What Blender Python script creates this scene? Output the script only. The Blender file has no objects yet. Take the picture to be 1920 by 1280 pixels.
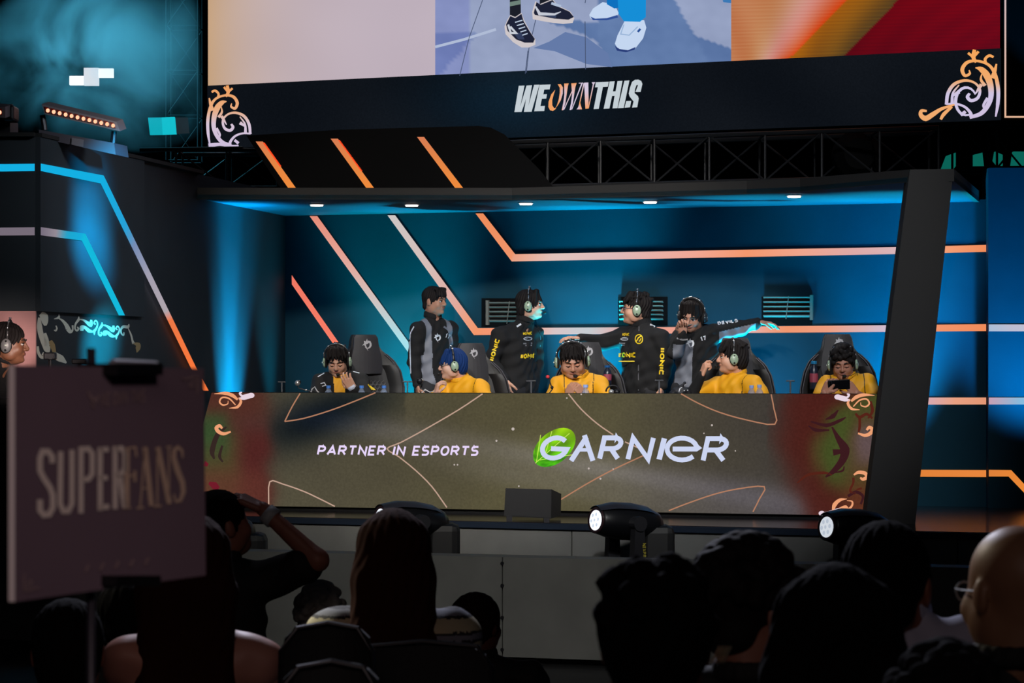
import bpy, bmesh, math, random
import numpy as np
from mathutils import Vector, Matrix, Quaternion
from mathutils.bvhtree import BVHTree

random.seed(7)
SC = bpy.context.scene
COL = SC.collection
PI = math.pi
# ---------------------------------------------------------------- camera
F = 5400.0; HZ = 690.0; CX = 960.0; CH = 1.06       # focal length in px of a 1920x1280 frame, horizon row, eye height above stage
cam_d = bpy.data.cameras.new('camera'); cam = bpy.data.objects.new('camera', cam_d); COL.objects.link(cam)
cam.location = (0, 0, CH); cam.rotation_euler = (PI/2, 0, 0)
cam_d.sensor_width = 36.0; cam_d.lens = F/1920*36.0; cam_d.shift_y = 50/1920
cam_d.clip_start = 0.1; cam_d.clip_end = 200
cam_d.dof.use_dof = True; cam_d.dof.focus_distance = 21.5; cam_d.dof.aperture_fstop = 12.5
SC.camera = cam
SC.view_settings.view_transform = 'Standard'
try: SC.view_settings.look = 'None'
except Exception: pass
SC.view_settings.exposure = 0.0; SC.view_settings.gamma = 1.0
SC.view_settings.use_curve_mapping = False

def lin(c):
    c = c/255.0
    return c/12.92 if c <= 0.04045 else ((c+0.055)/1.055)**2.4
def rgb(r, g, b): return (lin(r), lin(g), lin(b), 1.0)

# ---------------------------------------------------------------- world
wd = bpy.data.worlds.new('hall_darkness'); SC.world = wd; wd.use_nodes = True
wd.node_tree.nodes['Background'].inputs[0].default_value = rgb(120, 135, 160)
wd.node_tree.nodes['Background'].inputs[1].default_value = 0.012

# ---------------------------------------------------------------- lights
def W(px, py, Y): return Vector(((px-CX)/F*Y, Y, CH-(py-HZ)/F*Y))
def lamp(kind, name, loc, to, col, energy, **kw):
    d = bpy.data.lights.new(name, kind); o = bpy.data.objects.new(name, d); COL.objects.link(o)
    o.location = loc; d.energy = energy; d.color = col[:3]
    v = Vector(to)-Vector(loc)
    o.rotation_euler = v.to_track_quat('-Z', 'Y').to_euler()
    for k, x in kw.items(): setattr(d, k, x)
    return o
CYAN = (0.0, 0.42, 0.80); BLUE = (0.0, 0.22, 0.62); TEAL = (0.0, 0.50, 0.52)
#  front-of-house white wash on the players (profile lamps high over the audience)
lamp('SPOT', 'front_wash', (-2.5, 9.0, 6.6), (-0.2, 22.0, 1.1), (1.0, 0.93, 0.84), 5000, spot_size=math.radians(21), spot_blend=0.6, shadow_soft_size=0.35)
lamp('SPOT', 'front_wash', (2.2, 9.0, 6.6), (1.2, 21.3, 1.1), (0.95, 0.97, 1.0), 3900, spot_size=math.radians(22), spot_blend=0.6, shadow_soft_size=0.35)
#  dim grey spill on the stage front
lamp('SPOT', 'apron_wash', (0.0, 11.0, 4.6), (-0.3, 17.8, -0.30), (1.0, 0.98, 0.92), 1000, spot_size=math.radians(30), spot_blend=1.0, shadow_soft_size=0.6)
#  coloured up-lights at the foot of the walls: (px, wall scale, distance from wall, colour, power, cone, aim height)
UP = [(760, 227.6, 0.42, (0.0, .60, .60), 1500, 46, 1.75), (940, 230.3, .5, (0.0, .30, .45), 200, 60, 2.3), (1112, 233.1, 0.30, (0.0, .62, .86), 2500, 44, 1.9), (1400, 238, 0.5, (0.0, .32, .56), 520, 80, 2.2), (1672, 242.3, 0.42, (0.0, .46, .86), 1700, 52, 1.9), (600, 225.0, .5, (0.0, .40, .60), 60, 60, 2.2)]
for ux, us, ud, uc, ue, ub, uz in UP:
    Yw = F/us
    p = W(ux, 690, Yw-ud); q = W(ux, 690, Yw+0.04)
    lamp('SPOT', 'wall_uplight', (p.x, p.y, 0.06), (q.x, q.y, uz), uc, ue, spot_size=math.radians(ub), spot_blend=1.0, shadow_soft_size=0.10)
for ex, ez in ((445, 5200),):
    lamp('SPOT', 'wall_uplight', (-1.90, 22.38, 0.05), (-2.185, 22.50, 1.05), (0.0, 0.50, 0.95), 2300, spot_size=math.radians(50), spot_blend=1.0, shadow_soft_size=0.06)
    lamp('SPOT', 'wall_uplight', (-1.98, 22.40, 0.05), (-2.195, 22.50, 2.1), (0.0, 0.46, 0.95), 3600, spot_size=math.radians(22), spot_blend=1.0, shadow_soft_size=0.06)
#  cove lights at the foot of the back wall washing the canopy underside
for cx_, cy_, ce in ((570, 23.75, 500), (800, 23.40, 1300), (1120, 22.90, 1300), (1420, 22.40, 1500), (1690, 22.0, 1900)):
    p = W(cx_, 690, cy_)
    lamp('SPOT', 'cove_light', (p.x, p.y, .1), (p.x, p.y-0.42, 2.33), (0.0, 0.60, 0.88), ce, spot_size=math.radians(46), spot_blend=1.0, shadow_soft_size=0.05)
#  blue wash on the projecting side walls
for tz, te in ((2.30, 4500), (2.06, 10000), (1.84, 15000)):
    lamp('SPOT', 'side_wash', (-1.2, 15.6, 2.6), (-2.82, 19.18, tz), (0.0, 0.40, 0.80), te, spot_size=math.radians(8.5), spot_blend=1.0, shadow_soft_size=0.08)
lamp('SPOT', 'side_wash', (-1.0, 16.2, 0.6), (-2.77, 19.40, 1.22), (0.0, 0.50, 0.72), 12000, spot_size=math.radians(9), spot_blend=1.0, shadow_soft_size=0.08)
lamp('SPOT', 'side_wash', (3.95, 21.0, 0.05), (3.85, 21.95, 1.7), (0.0, 0.30, 0.70), 1300, spot_size=math.radians(60), spot_blend=1.0, shadow_soft_size=0.08)
lamp('SPOT', 'side_wash', (3.10, 21.2, 0.05), (3.07, 22.15, 1.4), (0.0, 0.30, 0.70), 500, spot_size=math.radians(40), spot_blend=1.0, shadow_soft_size=0.08)
#  unseen warm fill added for the pink board and the man beside it
lamp('SPOT', 'niche_fill', (-2.2, 14.6, 1.35), (-3.22, 18.3, 1.12), (1.0, 0.82, 0.74), 480, spot_size=math.radians(11), spot_blend=.5, shadow_soft_size=0.2)
#  lamp in the smoke, high at the left
lamp('SPOT', 'smoke_light', (-6.0, 27.3, 7.0), (-4.0, 27.1, 3.5), (0.10, 0.60, 0.85), 4200, spot_size=math.radians(70), spot_blend=1.0, shadow_soft_size=0.4)
#  faint rims over the audience, from the lighting rig above the stage
lamp('SPOT', 'rig_light', (-1.0, 12.5, 4.5), (0.2, 6.2, 0.3), (0.80, 0.82, 1.0), 950, spot_size=math.radians(50), spot_blend=1.0, shadow_soft_size=0.4)
lamp('SPOT', 'rig_light', (-1.6, 8.5, 2.6), (0.93, 5.14, 0.72), (1.0, 0.88, 0.66), 150, spot_size=math.radians(9), spot_blend=0.8, shadow_soft_size=0.15)
lamp('SPOT', 'rig_light', (-3.5, 9.5, 2.6), (-0.45, 7.9, 0.10), (1.0, 0.95, 0.75), 900, spot_size=math.radians(16), spot_blend=1.0, shadow_soft_size=0.3)
#  dim fills added behind the camera to lift the sign and audience backs
lamp('SPOT', 'foreground_fill', (2.0, -3.0, 4.0), (-0.60, 3.6, 0.95), (1.0, 0.80, 0.80), 460, spot_size=math.radians(13), spot_blend=1.0, shadow_soft_size=0.5)
lamp('SPOT', 'foreground_fill', (-1.0, -3.0, 4.5), (-0.6, 6.5, 0.2), (1.0, 0.76, 0.70), 170, spot_size=math.radians(38), spot_blend=1.0, shadow_soft_size=1.2)
lamp('SPOT', 'side_fill', (1.5, 14.0, 4.5), (-2.9, 19.6, 1.8), (0.85, 0.92, 1.0), 1300, spot_size=math.radians(24), spot_blend=1.0, shadow_soft_size=0.5)  # added fill for the left wall, which the front wash misses

# ---------------------------------------------------------------- materials
MATS = {}
def mat(name, col, rough=0.6, metal=0.0, noise=0.0, nscale=40.0, bump=0.0, spec=0.5, coat=0.0):
    if name in MATS: return MATS[name]
    m = bpy.data.materials.new(name); m.use_nodes = True; nt = m.node_tree; b = nt.nodes['Principled BSDF']
    b.inputs['Base Color'].default_value = col; b.inputs['Roughness'].default_value = rough; b.inputs['Metallic'].default_value = metal
    b.inputs['Specular IOR Level'].default_value = spec; b.inputs['Coat Weight'].default_value = coat
    if noise or bump:
        tc = nt.nodes.new('ShaderNodeTexCoord'); n = nt.nodes.new('ShaderNodeTexNoise')
        n.inputs['Scale'].default_value = nscale; n.inputs['Detail'].default_value = 6
        nt.links.new(tc.outputs['Object'], n.inputs['Vector'])
        if noise:
            r = nt.nodes.new('ShaderNodeMapRange'); r.inputs['To Min'].default_value = 1-noise; r.inputs['To Max'].default_value = 1+noise
            mx = nt.nodes.new('ShaderNodeMix'); mx.data_type = 'RGBA'; mx.blend_type = 'MULTIPLY'; mx.inputs[0].default_value = 1
            nt.links.new(n.outputs['Fac'], r.inputs['Value']); mx.inputs[6].default_value = col
            nt.links.new(r.outputs[0], mx.inputs[7]); nt.links.new(mx.outputs[2], b.inputs['Base Color'])
        if bump:
            bp = nt.nodes.new('ShaderNodeBump'); bp.inputs['Strength'].default_value = bump; bp.inputs['Distance'].default_value = 0.01
            nt.links.new(n.outputs['Fac'], bp.inputs['Height']); nt.links.new(bp.outputs[0], b.inputs['Normal'])
    MATS[name] = m; return m
def emit(name, col, s=1.0):
    if name in MATS: return MATS[name]
    m = bpy.data.materials.new(name); m.use_nodes = True; nt = m.node_tree; nt.nodes.remove(nt.nodes['Principled BSDF'])
    e = nt.nodes.new('ShaderNodeEmission'); e.inputs[0].default_value = col; e.inputs[1].default_value = s
    nt.links.new(e.outputs[0], nt.nodes['Material Output'].inputs[0]); MATS[name] = m; return m
def led_mat(name, s=1.0, grid=0.0):
    """light-emitting surface whose pixel colours come from the mesh's colour attribute"""
    m = bpy.data.materials.new(name); m.use_nodes = True; nt = m.node_tree; nt.nodes.remove(nt.nodes['Principled BSDF'])
    a = nt.nodes.new('ShaderNodeAttribute'); a.attribute_name = 'pixel'
    e = nt.nodes.new('ShaderNodeEmission'); e.inputs[1].default_value = s
    if grid:
        tc = nt.nodes.new('ShaderNodeTexCoord'); w = nt.nodes.new('ShaderNodeTexNoise'); w.inputs['Scale'].default_value = 60; w.inputs['Detail'].default_value = 2
        r = nt.nodes.new('ShaderNodeMapRange'); r.inputs['To Min'].default_value = 1-grid; r.inputs['To Max'].default_value = 1+grid
        mx = nt.nodes.new('ShaderNodeMix'); mx.data_type = 'RGBA'; mx.blend_type = 'MULTIPLY'; mx.inputs[0].default_value = 1
        nt.links.new(tc.outputs['Object'], w.inputs['Vector']); nt.links.new(w.outputs['Fac'], r.inputs['Value'])
        nt.links.new(a.outputs['Color'], mx.inputs[6]); nt.links.new(r.outputs[0], mx.inputs[7]); nt.links.new(mx.outputs[2], e.inputs[0])
    else: nt.links.new(a.outputs['Color'], e.inputs[0])
    nt.links.new(e.outputs[0], nt.nodes['Material Output'].inputs[0]); MATS[name] = m; return m
LED = led_mat('led_pixels'); LEDG = led_mat('led_panel_pixels', grid=0.25)
BLACK = mat('black_paint', rgb(22, 22, 24), 0.7)
MATTE = mat('matte_black', rgb(14, 14, 15), 0.9, spec=0.2)
WALLM = mat('stage_wall_paint', rgb(13, 50, 64), 0.7, noise=0.12, nscale=6, bump=0.05, spec=.12)
SIDEM = mat('side_wall_paint', rgb(42, 48, 53), 0.65, noise=0.15, nscale=5, bump=0.05, spec=.2)
FRAME = mat('black_laminate', rgb(18, 17, 17), 0.8, noise=0.1, nscale=14)
METAL = mat('dark_metal', rgb(38, 38, 42), 0.4, 0.6)
STEEL = mat('truss_metal', rgb(26, 27, 30), 0.5, 0.3)
APRON = mat('grey_stage_cloth', rgb(92, 92, 90), 0.75, noise=0.35, nscale=3.5, bump=0.08)
SILVER = mat('silver', rgb(190, 190, 190), 0.3, 0.7)

# ---------------------------------------------------------------- object helpers
ORG = {}          # world origin of every root
def tag(o, label=None, cat=None, group=None, kind=None):
    if label: o['label'] = label
    if cat: o['category'] = cat
    if group: o['group'] = group
    if kind: o['kind'] = kind
    return o
def thing(name, label, cat, loc, group=None, rotz=0.0):
    o = bpy.data.objects.new(name, None); COL.objects.link(o); o.location = loc; o.rotation_euler = (0, 0, rotz)
    o.empty_display_size = 0.1
    ORG[o.name] = Vector(loc)
    return tag(o, label, cat, group)
def origin(o):
    while o is not None:
        if o.name in ORG: return ORG[o.name]
        o = o.parent
    return Vector((0, 0, 0))
def obj(name, verts, faces, mats, parent=None, local=False, mi=None, smooth=False, cols=None, label=None, kind=None):
    """one mesh object; vertices are in world space unless local=True"""
    me = bpy.data.meshes.new(name)
    v = np.asarray([tuple(x) for x in verts] if not isinstance(verts, np.ndarray) else verts, dtype=float)
    if parent is not None and not local: v = v-np.array(origin(parent))
    if isinstance(faces, np.ndarray): faces = faces.tolist()
    me.from_pydata(v.tolist(), [], faces)
    for m in (mats if isinstance(mats, (list, tuple)) else [mats]): me.materials.append(m)
    if mi is not None: me.polygons.foreach_set('material_index', np.asarray(mi, dtype=np.int32))
    if smooth: me.polygons.foreach_set('use_smooth', [True]*len(me.polygons))
    if cols is not None:
        a = me.color_attributes.new('pixel', 'FLOAT_COLOR', 'POINT'); a.data.foreach_set('color', np.asarray(cols, dtype=np.float32).ravel())
    me.update()
    o = bpy.data.objects.new(name, me); COL.objects.link(o)
    if parent is not None: o.parent = parent
    if label: o['label'] = label
    if kind: o['kind'] = kind
    return o
class MB:
    """collects shapes into one mesh"""
    def __init__(s): s.v = []; s.f = []; s.mi = []
    def add(s, vs, fs, m=0):
        n = len(s.v); s.v += [Vector(x) for x in vs]; s.f += [[i+n for i in f] for f in fs]; s.mi += [m]*len(fs); return s
    def box(s, a, b, m=0, M=None, bev=0.0):
        x0, y0, z0 = a; x1, y1, z1 = b
        if bev > 0:
            bm = bmesh.new(); bmesh.ops.create_cube(bm, size=1)
            for v in bm.verts: v.co = Vector(((x0+x1)/2+v.co.x*(x1-x0), (y0+y1)/2+v.co.y*(y1-y0), (z0+z1)/2+v.co.z*(z1-z0)))
            bmesh.ops.bevel(bm, geom=bm.edges[:], offset=bev, segments=2, affect='EDGES', profile=0.5)
            vs = [v.co.copy() for v in bm.verts]; fs = [[v.index for v in f.verts] for f in bm.faces]; bm.free()
        else:
            vs = [Vector(p) for p in ((x0, y0, z0), (x1, y0, z0), (x1, y1, z0), (x0, y1, z0), (x0, y0, z1), (x1, y0, z1), (x1, y1, z1), (x0, y1, z1))]
            fs = [(0, 3, 2, 1), (4, 5, 6, 7), (0, 1, 5, 4), (1, 2, 6, 5), (2, 3, 7, 6), (3, 0, 4, 7)]
        if M is not None: vs = [M @ v for v in vs]
        return s.add(vs, fs, m)
    def prism(s, front, back, m=0, mf=None):
        """front and back: matching loops of 3D points"""
        n = len(front)
        s.add(list(front)+list(back), [list(range(n))], m if mf is None else mf)
        base = len(s.v)-2*n
        s.f.append([base+n+i for i in range(n)][::-1]); s.mi.append(m)
        for i in range(n):
            j = (i+1) % n; s.f.append([base+i, base+n+i, base+n+j, base+j]); s.mi.append(m)
        return s
    def tube(s, pts, r, n=8, m=0, cap=True):
        pts = [Vector(p) for p in pts]; rs = r if isinstance(r, (list, tuple)) else [r]*len(pts)
        base = len(s.v); prev = None
        for i, p in enumerate(pts):
            d = (pts[min(i+1, len(pts)-1)]-pts[max(i-1, 0)])
            if d.length < 1e-9: d = Vector((0, 0, 1))
            d.normalize()
            if prev is None:
                a = d.orthogonal().normalized()
            else:
                a = prev-d*prev.dot(d)
                a = a.normalized() if a.length > 1e-6 else d.orthogonal().normalized()
            prev = a; b = d.cross(a)
            for k in range(n):
                t = 2*PI*k/n; s.v.append(p+(a*math.cos(t)+b*math.sin(t))*rs[i])
        for i in range(len(pts)-1):
            for k in range(n):
                k2 = (k+1) % n; s.f.append([base+i*n+k, base+i*n+k2, base+(i+1)*n+k2, base+(i+1)*n+k]); s.mi.append(m)
        if cap:
            s.f.append([base+k for k in range(n)][::-1]); s.mi.append(m)
            e = base+(len(pts)-1)*n; s.f.append([e+k for k in range(n)]); s.mi.append(m)
        return s
    def lathe(s, prof, n=16, M=None, m=0):
        """prof: (radius, z) list"""
        base = len(s.v); M = M or Matrix()
        for r, z in prof:
            for k in range(n):
                t = 2*PI*k/n; s.v.append(M @ Vector((r*math.cos(t), r*math.sin(t), z)))
        for i in range(len(prof)-1):
            for k in range(n):
                k2 = (k+1) % n; s.f.append([base+i*n+k, base+i*n+k2, base+(i+1)*n+k2, base+(i+1)*n+k]); s.mi.append(m)
        s.f.append([base+k for k in range(n)][::-1]); s.mi.append(m)
        e = base+(len(prof)-1)*n; s.f.append([e+k for k in range(n)]); s.mi.append(m)
        return s
    def ell(s, c, r, M=None, m=0, nu=16, nv=10):
        pr = [(max(1e-4, math.sin(PI*i/nv)), -math.cos(PI*i/nv)) for i in range(nv+1)]
        T = (M or Matrix()) @ Matrix.Translation(c) @ Matrix.Diagonal((r[0], r[1], r[2], 1))
        return s.lathe(pr, nu, T, m)
    def build(s, name, mats, parent=None, **kw):
        return obj(name, s.v, s.f, mats, parent, mi=s.mi, **kw)

class Plane:
    """a vertical plane through the view rays of columns xa and xb, at scales sa, sb (pixels per metre)"""
    def __init__(s, xa, sa, xb, sb):
        s.xa, s.sa, s.xb, s.sb = xa, sa, xb, sb
        A = W(xa, HZ, F/sa); B = W(xb, HZ, F/sb); d = (B-A).normalized(); s.dir = d
        n = Vector((d.y, -d.x, 0)); s.n = n if n.y < 0 else -n
    def s_(s, px): return s.sa+(s.sb-s.sa)*(px-s.xa)/(s.xb-s.xa)
    def at(s, px, py, off=0.0): return W(px, py, F/s.s_(px))+s.n*off
    def z(s, px, z, off=0.0):
        p = W(px, HZ, F/s.s_(px)); p.z = z; return p+s.n*off
BACK = Plane(535, 224.0, 1834, 245.0)
LEFT = Plane(65, 297.0, 535, 224.0)
LEFTF = Plane(-120, 297.0, 65, 297.0)
RIGHT = Plane(1853, 247.0, 2000, 247.5)
DESK = Plane(396, 250.0, 1643, 268.5)
SCREEN = Plane(388, 215.0, 1877, 243.0)
EDGE = Plane(500, 262.0, 1730, 288.0)
BARR = Plane(440, 290.0, 1270, 306.0)

# ---- ribbons: variable width strokes, in any 2D space
def smooth2(pts, n=6):
    P = [np.array(p, float) for p in pts]
    if len(P) < 3: return [tuple(p) for p in P]
    out = []
    Q = [2*P[0]-P[1]]+P+[2*P[-1]-P[-2]]
    for i in range(1, len(Q)-2):
        a, b, c, d = Q[i-1], Q[i], Q[i+1], Q[i+2]
        for k in range(n):
            t = k/n; out.append(tuple(0.5*((2*b)+(c-a)*t+(2*a-5*b+4*c-d)*t*t+(3*b-3*c+d-a)*t**3)))
    out.append(tuple(P[-1])); return out
def ribbon(pts, w):
    n = len(pts); P = np.array(pts, float)
    if isinstance(w, (int, float)): w = [w]*n
    elif len(w) != n: w = np.interp(np.linspace(0, 1, n), np.linspace(0, 1, len(w)), w)
    L = []; R = []
    for i in range(n):
        d0 = P[i]-P[i-1] if i > 0 else P[1]-P[0]; d1 = P[i+1]-P[i] if i < n-1 else d0
        a = d0/(np.linalg.norm(d0)+1e-9); b = d1/(np.linalg.norm(d1)+1e-9)
        na = np.array((-a[1], a[0])); nb = np.array((-b[1], b[0])); nn = na+nb; l = np.linalg.norm(nn)
        if l < 1e-6: nn = na
        else: nn = nn/l; nn = nn/max(0.45, float(nn.dot(na)))
        L.append(P[i]+nn*w[i]/2); R.append(P[i]-nn*w[i]/2)
    V = L+R; Fc = [[i, i+1, n+i+1, n+i] for i in range(n-1)]
    return [tuple(v) for v in V], Fc
class Flat:
    """flat artwork on a surface: collects coloured 2D polygons (pixel coordinates of the photograph) and maps them on"""
    def __init__(s): s.v = []; s.f = []; s.c = []; s.o = []
    def add(s, V, Fc, col, off=0.0):
        n = len(s.v); s.v += list(V); s.f += [[i+n for i in f] for f in Fc]; s.o += [off]*len(V)
        for v in V: s.c.append(col(v[0], v[1]) if callable(col) else col)
    def poly(s, pts, col, off=0.0): s.add(pts, [list(range(len(pts)))], col, off)
    def rib(s, pts, w, col, off=0.0, sm=0):
        if sm: pts = smooth2(pts, sm)
        V, Fc = ribbon(pts, w); s.add(V, Fc, col, off)
    def ell(s, cx, cy, rx, ry, col, off=0.0, n=20, rot=0.0):
        c, t = math.cos(rot), math.sin(rot)
        P = []
        for k in range(n):
            a = 2*PI*k/n; x, y = rx*math.cos(a), ry*math.sin(a); P.append((cx+x*c-y*t, cy+x*t+y*c))
        s.poly(P, col, off)
    def grid(s, x0, x1, y0f, y1f, nx, ny, col, off=0.0):
        V = []; 
        for i in range(nx+1):
            x = x0+(x1-x0)*i/nx; a = y0f(x) if callable(y0f) else y0f; b = y1f(x) if callable(y1f) else y1f
            for j in range(ny+1): V.append((x, a+(b-a)*j/ny))
        Fc = [[i*(ny+1)+j, (i+1)*(ny+1)+j, (i+1)*(ny+1)+j+1, i*(ny+1)+j+1] for i in range(nx) for j in range(ny)]
        s.add(V, Fc, col, off)
    def build(s, name, plane, parent, base=0.002, m=None, cols=True, label=None):
        vs = [plane.at(v[0], v[1], base+o) for v, o in zip(s.v, s.o)]
        return obj(name, vs, s.f, m or LED, parent, cols=s.c if cols else None, label=label)
# ---- stroke lettering, unit height, y up
def arc(cx, cy, rx, ry, a0, a1, n=10): return [(cx+rx*math.cos(math.radians(a0+(a1-a0)*i/n)), cy+ry*math.sin(math.radians(a0+(a1-a0)*i/n))) for i in range(n+1)]
G = {}
G['A'] = (.8, [[(0, 0), (.4, 1), (.8, 0)], [(.14, .32), (.66, .32)]])
G['R'] = (.68, [[(0, 0), (0, 1), (.4, 1)]+arc(.4, .74, .26, .26, 90, -90)+[(0, .48)], [(.34, .48), (.68, 0)]])
G['P'] = (.64, [[(0, 0), (0, 1), (.36, 1)]+arc(.36, .72, .28, .28, 90, -90)+[(0, .44)]])
G['T'] = (.7, [[(0, 1), (.7, 1)], [(.35, 1), (.35, 0)]])
G['N'] = (.7, [[(0, 0), (0, 1), (.7, 0), (.7, 1)]])
G['E'] = (.58, [[(.58, 1), (0, 1), (0, 0), (.58, 0)], [(0, .5), (.5, .5)]])
G['I'] = (.02, [[(0, 0), (0, 1)]])
G['S'] = (.62, [[(.6, 1), (.2, 1)]+arc(.2, .76, .2, .24, 90, 270, 6)+arc(.4, .26, .22, .26, 90, -90, 6)+[(0, 0)]])
G['O'] = (.72, [arc(.36, .5, .36, .5, 90, 450, 20)])
G['W'] = (1.0, [[(0, 1), (.22, 0), (.5, 1), (.76, 0), (1., 1)]])
G['H'] = (.66, [[(0, 0), (0, 1)], [(.66, 0), (.66, 1)], [(0, .5), (.66, .5)]])
G['U'] = (.66, [[(0, 1), (0, .3)]+arc(.33, .3, .33, .3, 180, 360, 8)+[(.66, 1)]])
G['C'] = (.62, [[(.62, 1), (.2, 1)]+arc(.2, .8, .2, .2, 90, 180, 3)+arc(.2, .2, .2, .2, 180, 270, 3)+[(.62, 0)]])
G['X'] = (.66, [[(0, 0), (.66, 1)], [(0, 1), (.66, 0)]])
G['F'] = (.55, [[(.55, 1), (0, 1), (0, 0)], [(0, .52), (.46, .52)]])
G['K'] = (.62, [[(0, 0), (0, 1)], [(.6, 1), (.04, .5), (.62, 0)]])
G['D'] = (.66, [[(0, 0), (0, 1), (.3, 1)]+arc(.3, .5, .36, .5, 90, -90, 8)+[(0, 0)]])
G['L'] = (.5, [[(0, 1), (0, 0), (.5, 0)]])
G['V'] = (.7, [[(0, 1), (.35, 0), (.7, 1)]])
G['M'] = (.85, [[(0, 0), (0, 1), (.42, .25), (.85, 1), (.85, 0)]])
G['G'] = (.86, [arc(.43, .5, .43, .5, 42, 352, 20)+[(.3, .47)]])
G['e'] = (.86, [[(.16, .5), (.86, .5)]+arc(.43, .5, .43, .5, 0, 318, 20)])
G['1'] = (.2, [[(0, .8), (.18, 1), (.18, 0)]])
G['7'] = (.55, [[(0, 1), (.55, 1), (.2, 0)]])
G['0'] = G['O']; G[' '] = (.25, [])
def text2d(word, gap=.22, th=.16, shear=0.0, widths=None):
    """list of (verts, faces) in unit space plus the total width"""
    out = []; x = th/2
    for i, ch in enumerate(word):
        w, st = G[ch]; sc = (widths[i]/w if widths else 1.0)
        for s in st:
            P = [(x+p[0]*sc, th/2+p[1]*(1-th)) for p in s]
            P = [(p[0]+shear*p[1], p[1]) for p in P]
            out.append(ribbon(P, th))
        x += w*sc+th+gap
    return out, x-gap-th/2
def put_text(fl, word, x0, y0, x1, y1, h, col, off=0.0, **kw):
    """baseline runs (x0,y0)->(x1,y1), capital height h px"""
    R, tw = text2d(word, **kw)
    for V, Fc in R:
        fl.add([(x0+(x1-x0)*v[0]/tw, y0+(y1-y0)*v[0]/tw-v[1]*h) for v in V], Fc, col, off)
# ================================================================ SETTING
def slab(name, plane, x0, x1, zt, zb, th, m, parent=None, off=0.0):
    f = [plane.z(x0, zb, off), plane.z(x1, zb, off), plane.z(x1, zt, off), plane.z(x0, zt, off)]
    b = [p-plane.n*th for p in f]
    return MB().prism(f, b).build(name, m, parent, kind=None if parent else 'structure')
SOF = 2.33
slab('wall_back', BACK, 535, 1853, SOF+0.02, 0, 0.1, WALLM)
slab('wall_left', LEFT, 65, 535, 2.52, 0, 0.1, SIDEM)
slab('wall_side', LEFTF, -120, 66, 2.52, 1.42, 0.5, SIDEM)
slab('wall_right', RIGHT, 1853, 2010, 2.58, 0, 0.12, WALLM)
# end return of the right wall
q = MB(); A = RIGHT.z(1853, 0); B = BACK.z(1853, 0); A2 = A+Vector((0, 0, 2.58)); B2 = B+Vector((0, 0, 2.58))
q.prism([A, A2, B2+Vector((0, .3, 0)), B+Vector((0, .3, 0))], [p+Vector((.05, 0, 0)) for p in (A, A2, B2+Vector((0, .3, 0)), B+Vector((0, .3, 0)))])
q.build('wall_return', WALLM, kind='structure')
# overhanging upper box of the left wall (the lower part steps back)
q = MB()
f = [LEFT.z(66, 1.42, .035), LEFT.z(262, 1.42, .035), LEFT.z(262, 2.52, .035), LEFT.z(66, 2.52, .035)]
q.prism(f, [p-LEFT.n*.035 for p in f]); q.build('trim_1', SIDEM, kind='structure')
q = MB()
for pl, a, b in ((LEFT, 66, 372), (LEFTF, -120, 66)):
    f = [pl.z(a, 2.52, .045), pl.z(b, 2.52, .045), pl.z(b, 2.545, .045), pl.z(a, 2.545, .045)]
    q.prism(f, [p-pl.n*.3 for p in f])
q.build('trim_2', FRAME, kind='structure')
PINK = mat('pink_marbled_board', rgb(196, 140, 138), 0.7, noise=0.35, nscale=4)
slab('wall_niche', LEFTF, -120, 67, 1.42, 0, 0.06, PINK, off=0.0)
# stage floor
FLOOR = mat('glossy_stage_floor', rgb(26, 24, 30), 0.16, noise=0.3, nscale=5, spec=0.6)
fl0 = [EDGE.z(-200, 0), EDGE.z(2150, 0), Vector((5.5, 25.0, 0)), Vector((-6.5, 25.0, 0))]
MB().prism([p.copy() for p in fl0], [p-Vector((0, 0, .04)) for p in fl0]).build('floor', FLOOR, kind='structure')
# riser under the stage, made of panels
rs = thing('stage_riser', 'tall grey cloth-faced riser directly under the stage edge', 'stage front', EDGE.z(960, -0.8))
tr = MB(); f = [EDGE.z(-200, -.045, .02), EDGE.z(2150, -.045, .02), EDGE.z(2150, -.004, .02), EDGE.z(-200, -.004, .02)]
tr.prism(f, [p-EDGE.n*.06 for p in f]); tr.build('edge_rail', mat('edge_aluminium', rgb(40, 50, 66), 0.35, 0.5), rs)
xs = [-200, -120, 350, 1072, 1795, 2150]
for a, b in zip(xs[:-1], xs[1:]):
    f = [EDGE.z(a+1.2, -.8), EDGE.z(b-1.2, -.8), EDGE.z(b-1.2, -.05), EDGE.z(a+1.2, -.05)]
    MB().prism(f, [p-EDGE.n*.03 for p in f]).build('panel', APRON, rs)
f = [EDGE.z(-200, -.8, -.031), EDGE.z(2150, -.8, -.031), EDGE.z(2150, -.05, -.031), EDGE.z(-200, -.05, -.031)]
MB().prism(f, [p-EDGE.n*.05 for p in f]).build('backing', MATTE, rs)
# low barrier in front
rs = thing('front_barrier', 'low grey panelled barrier standing in front of the moving heads', 'barrier', BARR.z(960, -0.8))
xs = [-560, 211, 942, 1671, 2400]
for a, b in zip(xs[:-1], xs[1:]):
    f = [BARR.z(a+1.2, -.745), BARR.z(b-1.2, -.745), BARR.z(b-1.2, -.122), BARR.z(a+1.2, -.122)]
    MB().prism(f, [p-BARR.n*.03 for p in f]).build('panel', APRON, rs)
f = [BARR.z(-560, -.745, -.031), BARR.z(2400, -.745, -.031), BARR.z(2400, -.128, -.031), BARR.z(-560, -.128, -.031)]
MB().prism(f, [p-BARR.n*.3 for p in f]).build('top_board', APRON, rs)
f = [BARR.z(-560, -.8, -.05), BARR.z(2400, -.8, -.05), BARR.z(2400, -.745, -.05), BARR.z(-560, -.745, -.05)]
MB().prism(f, [p-BARR.n*.2 for p in f]).build('kickboard', MATTE, rs)
q = MB()
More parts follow.
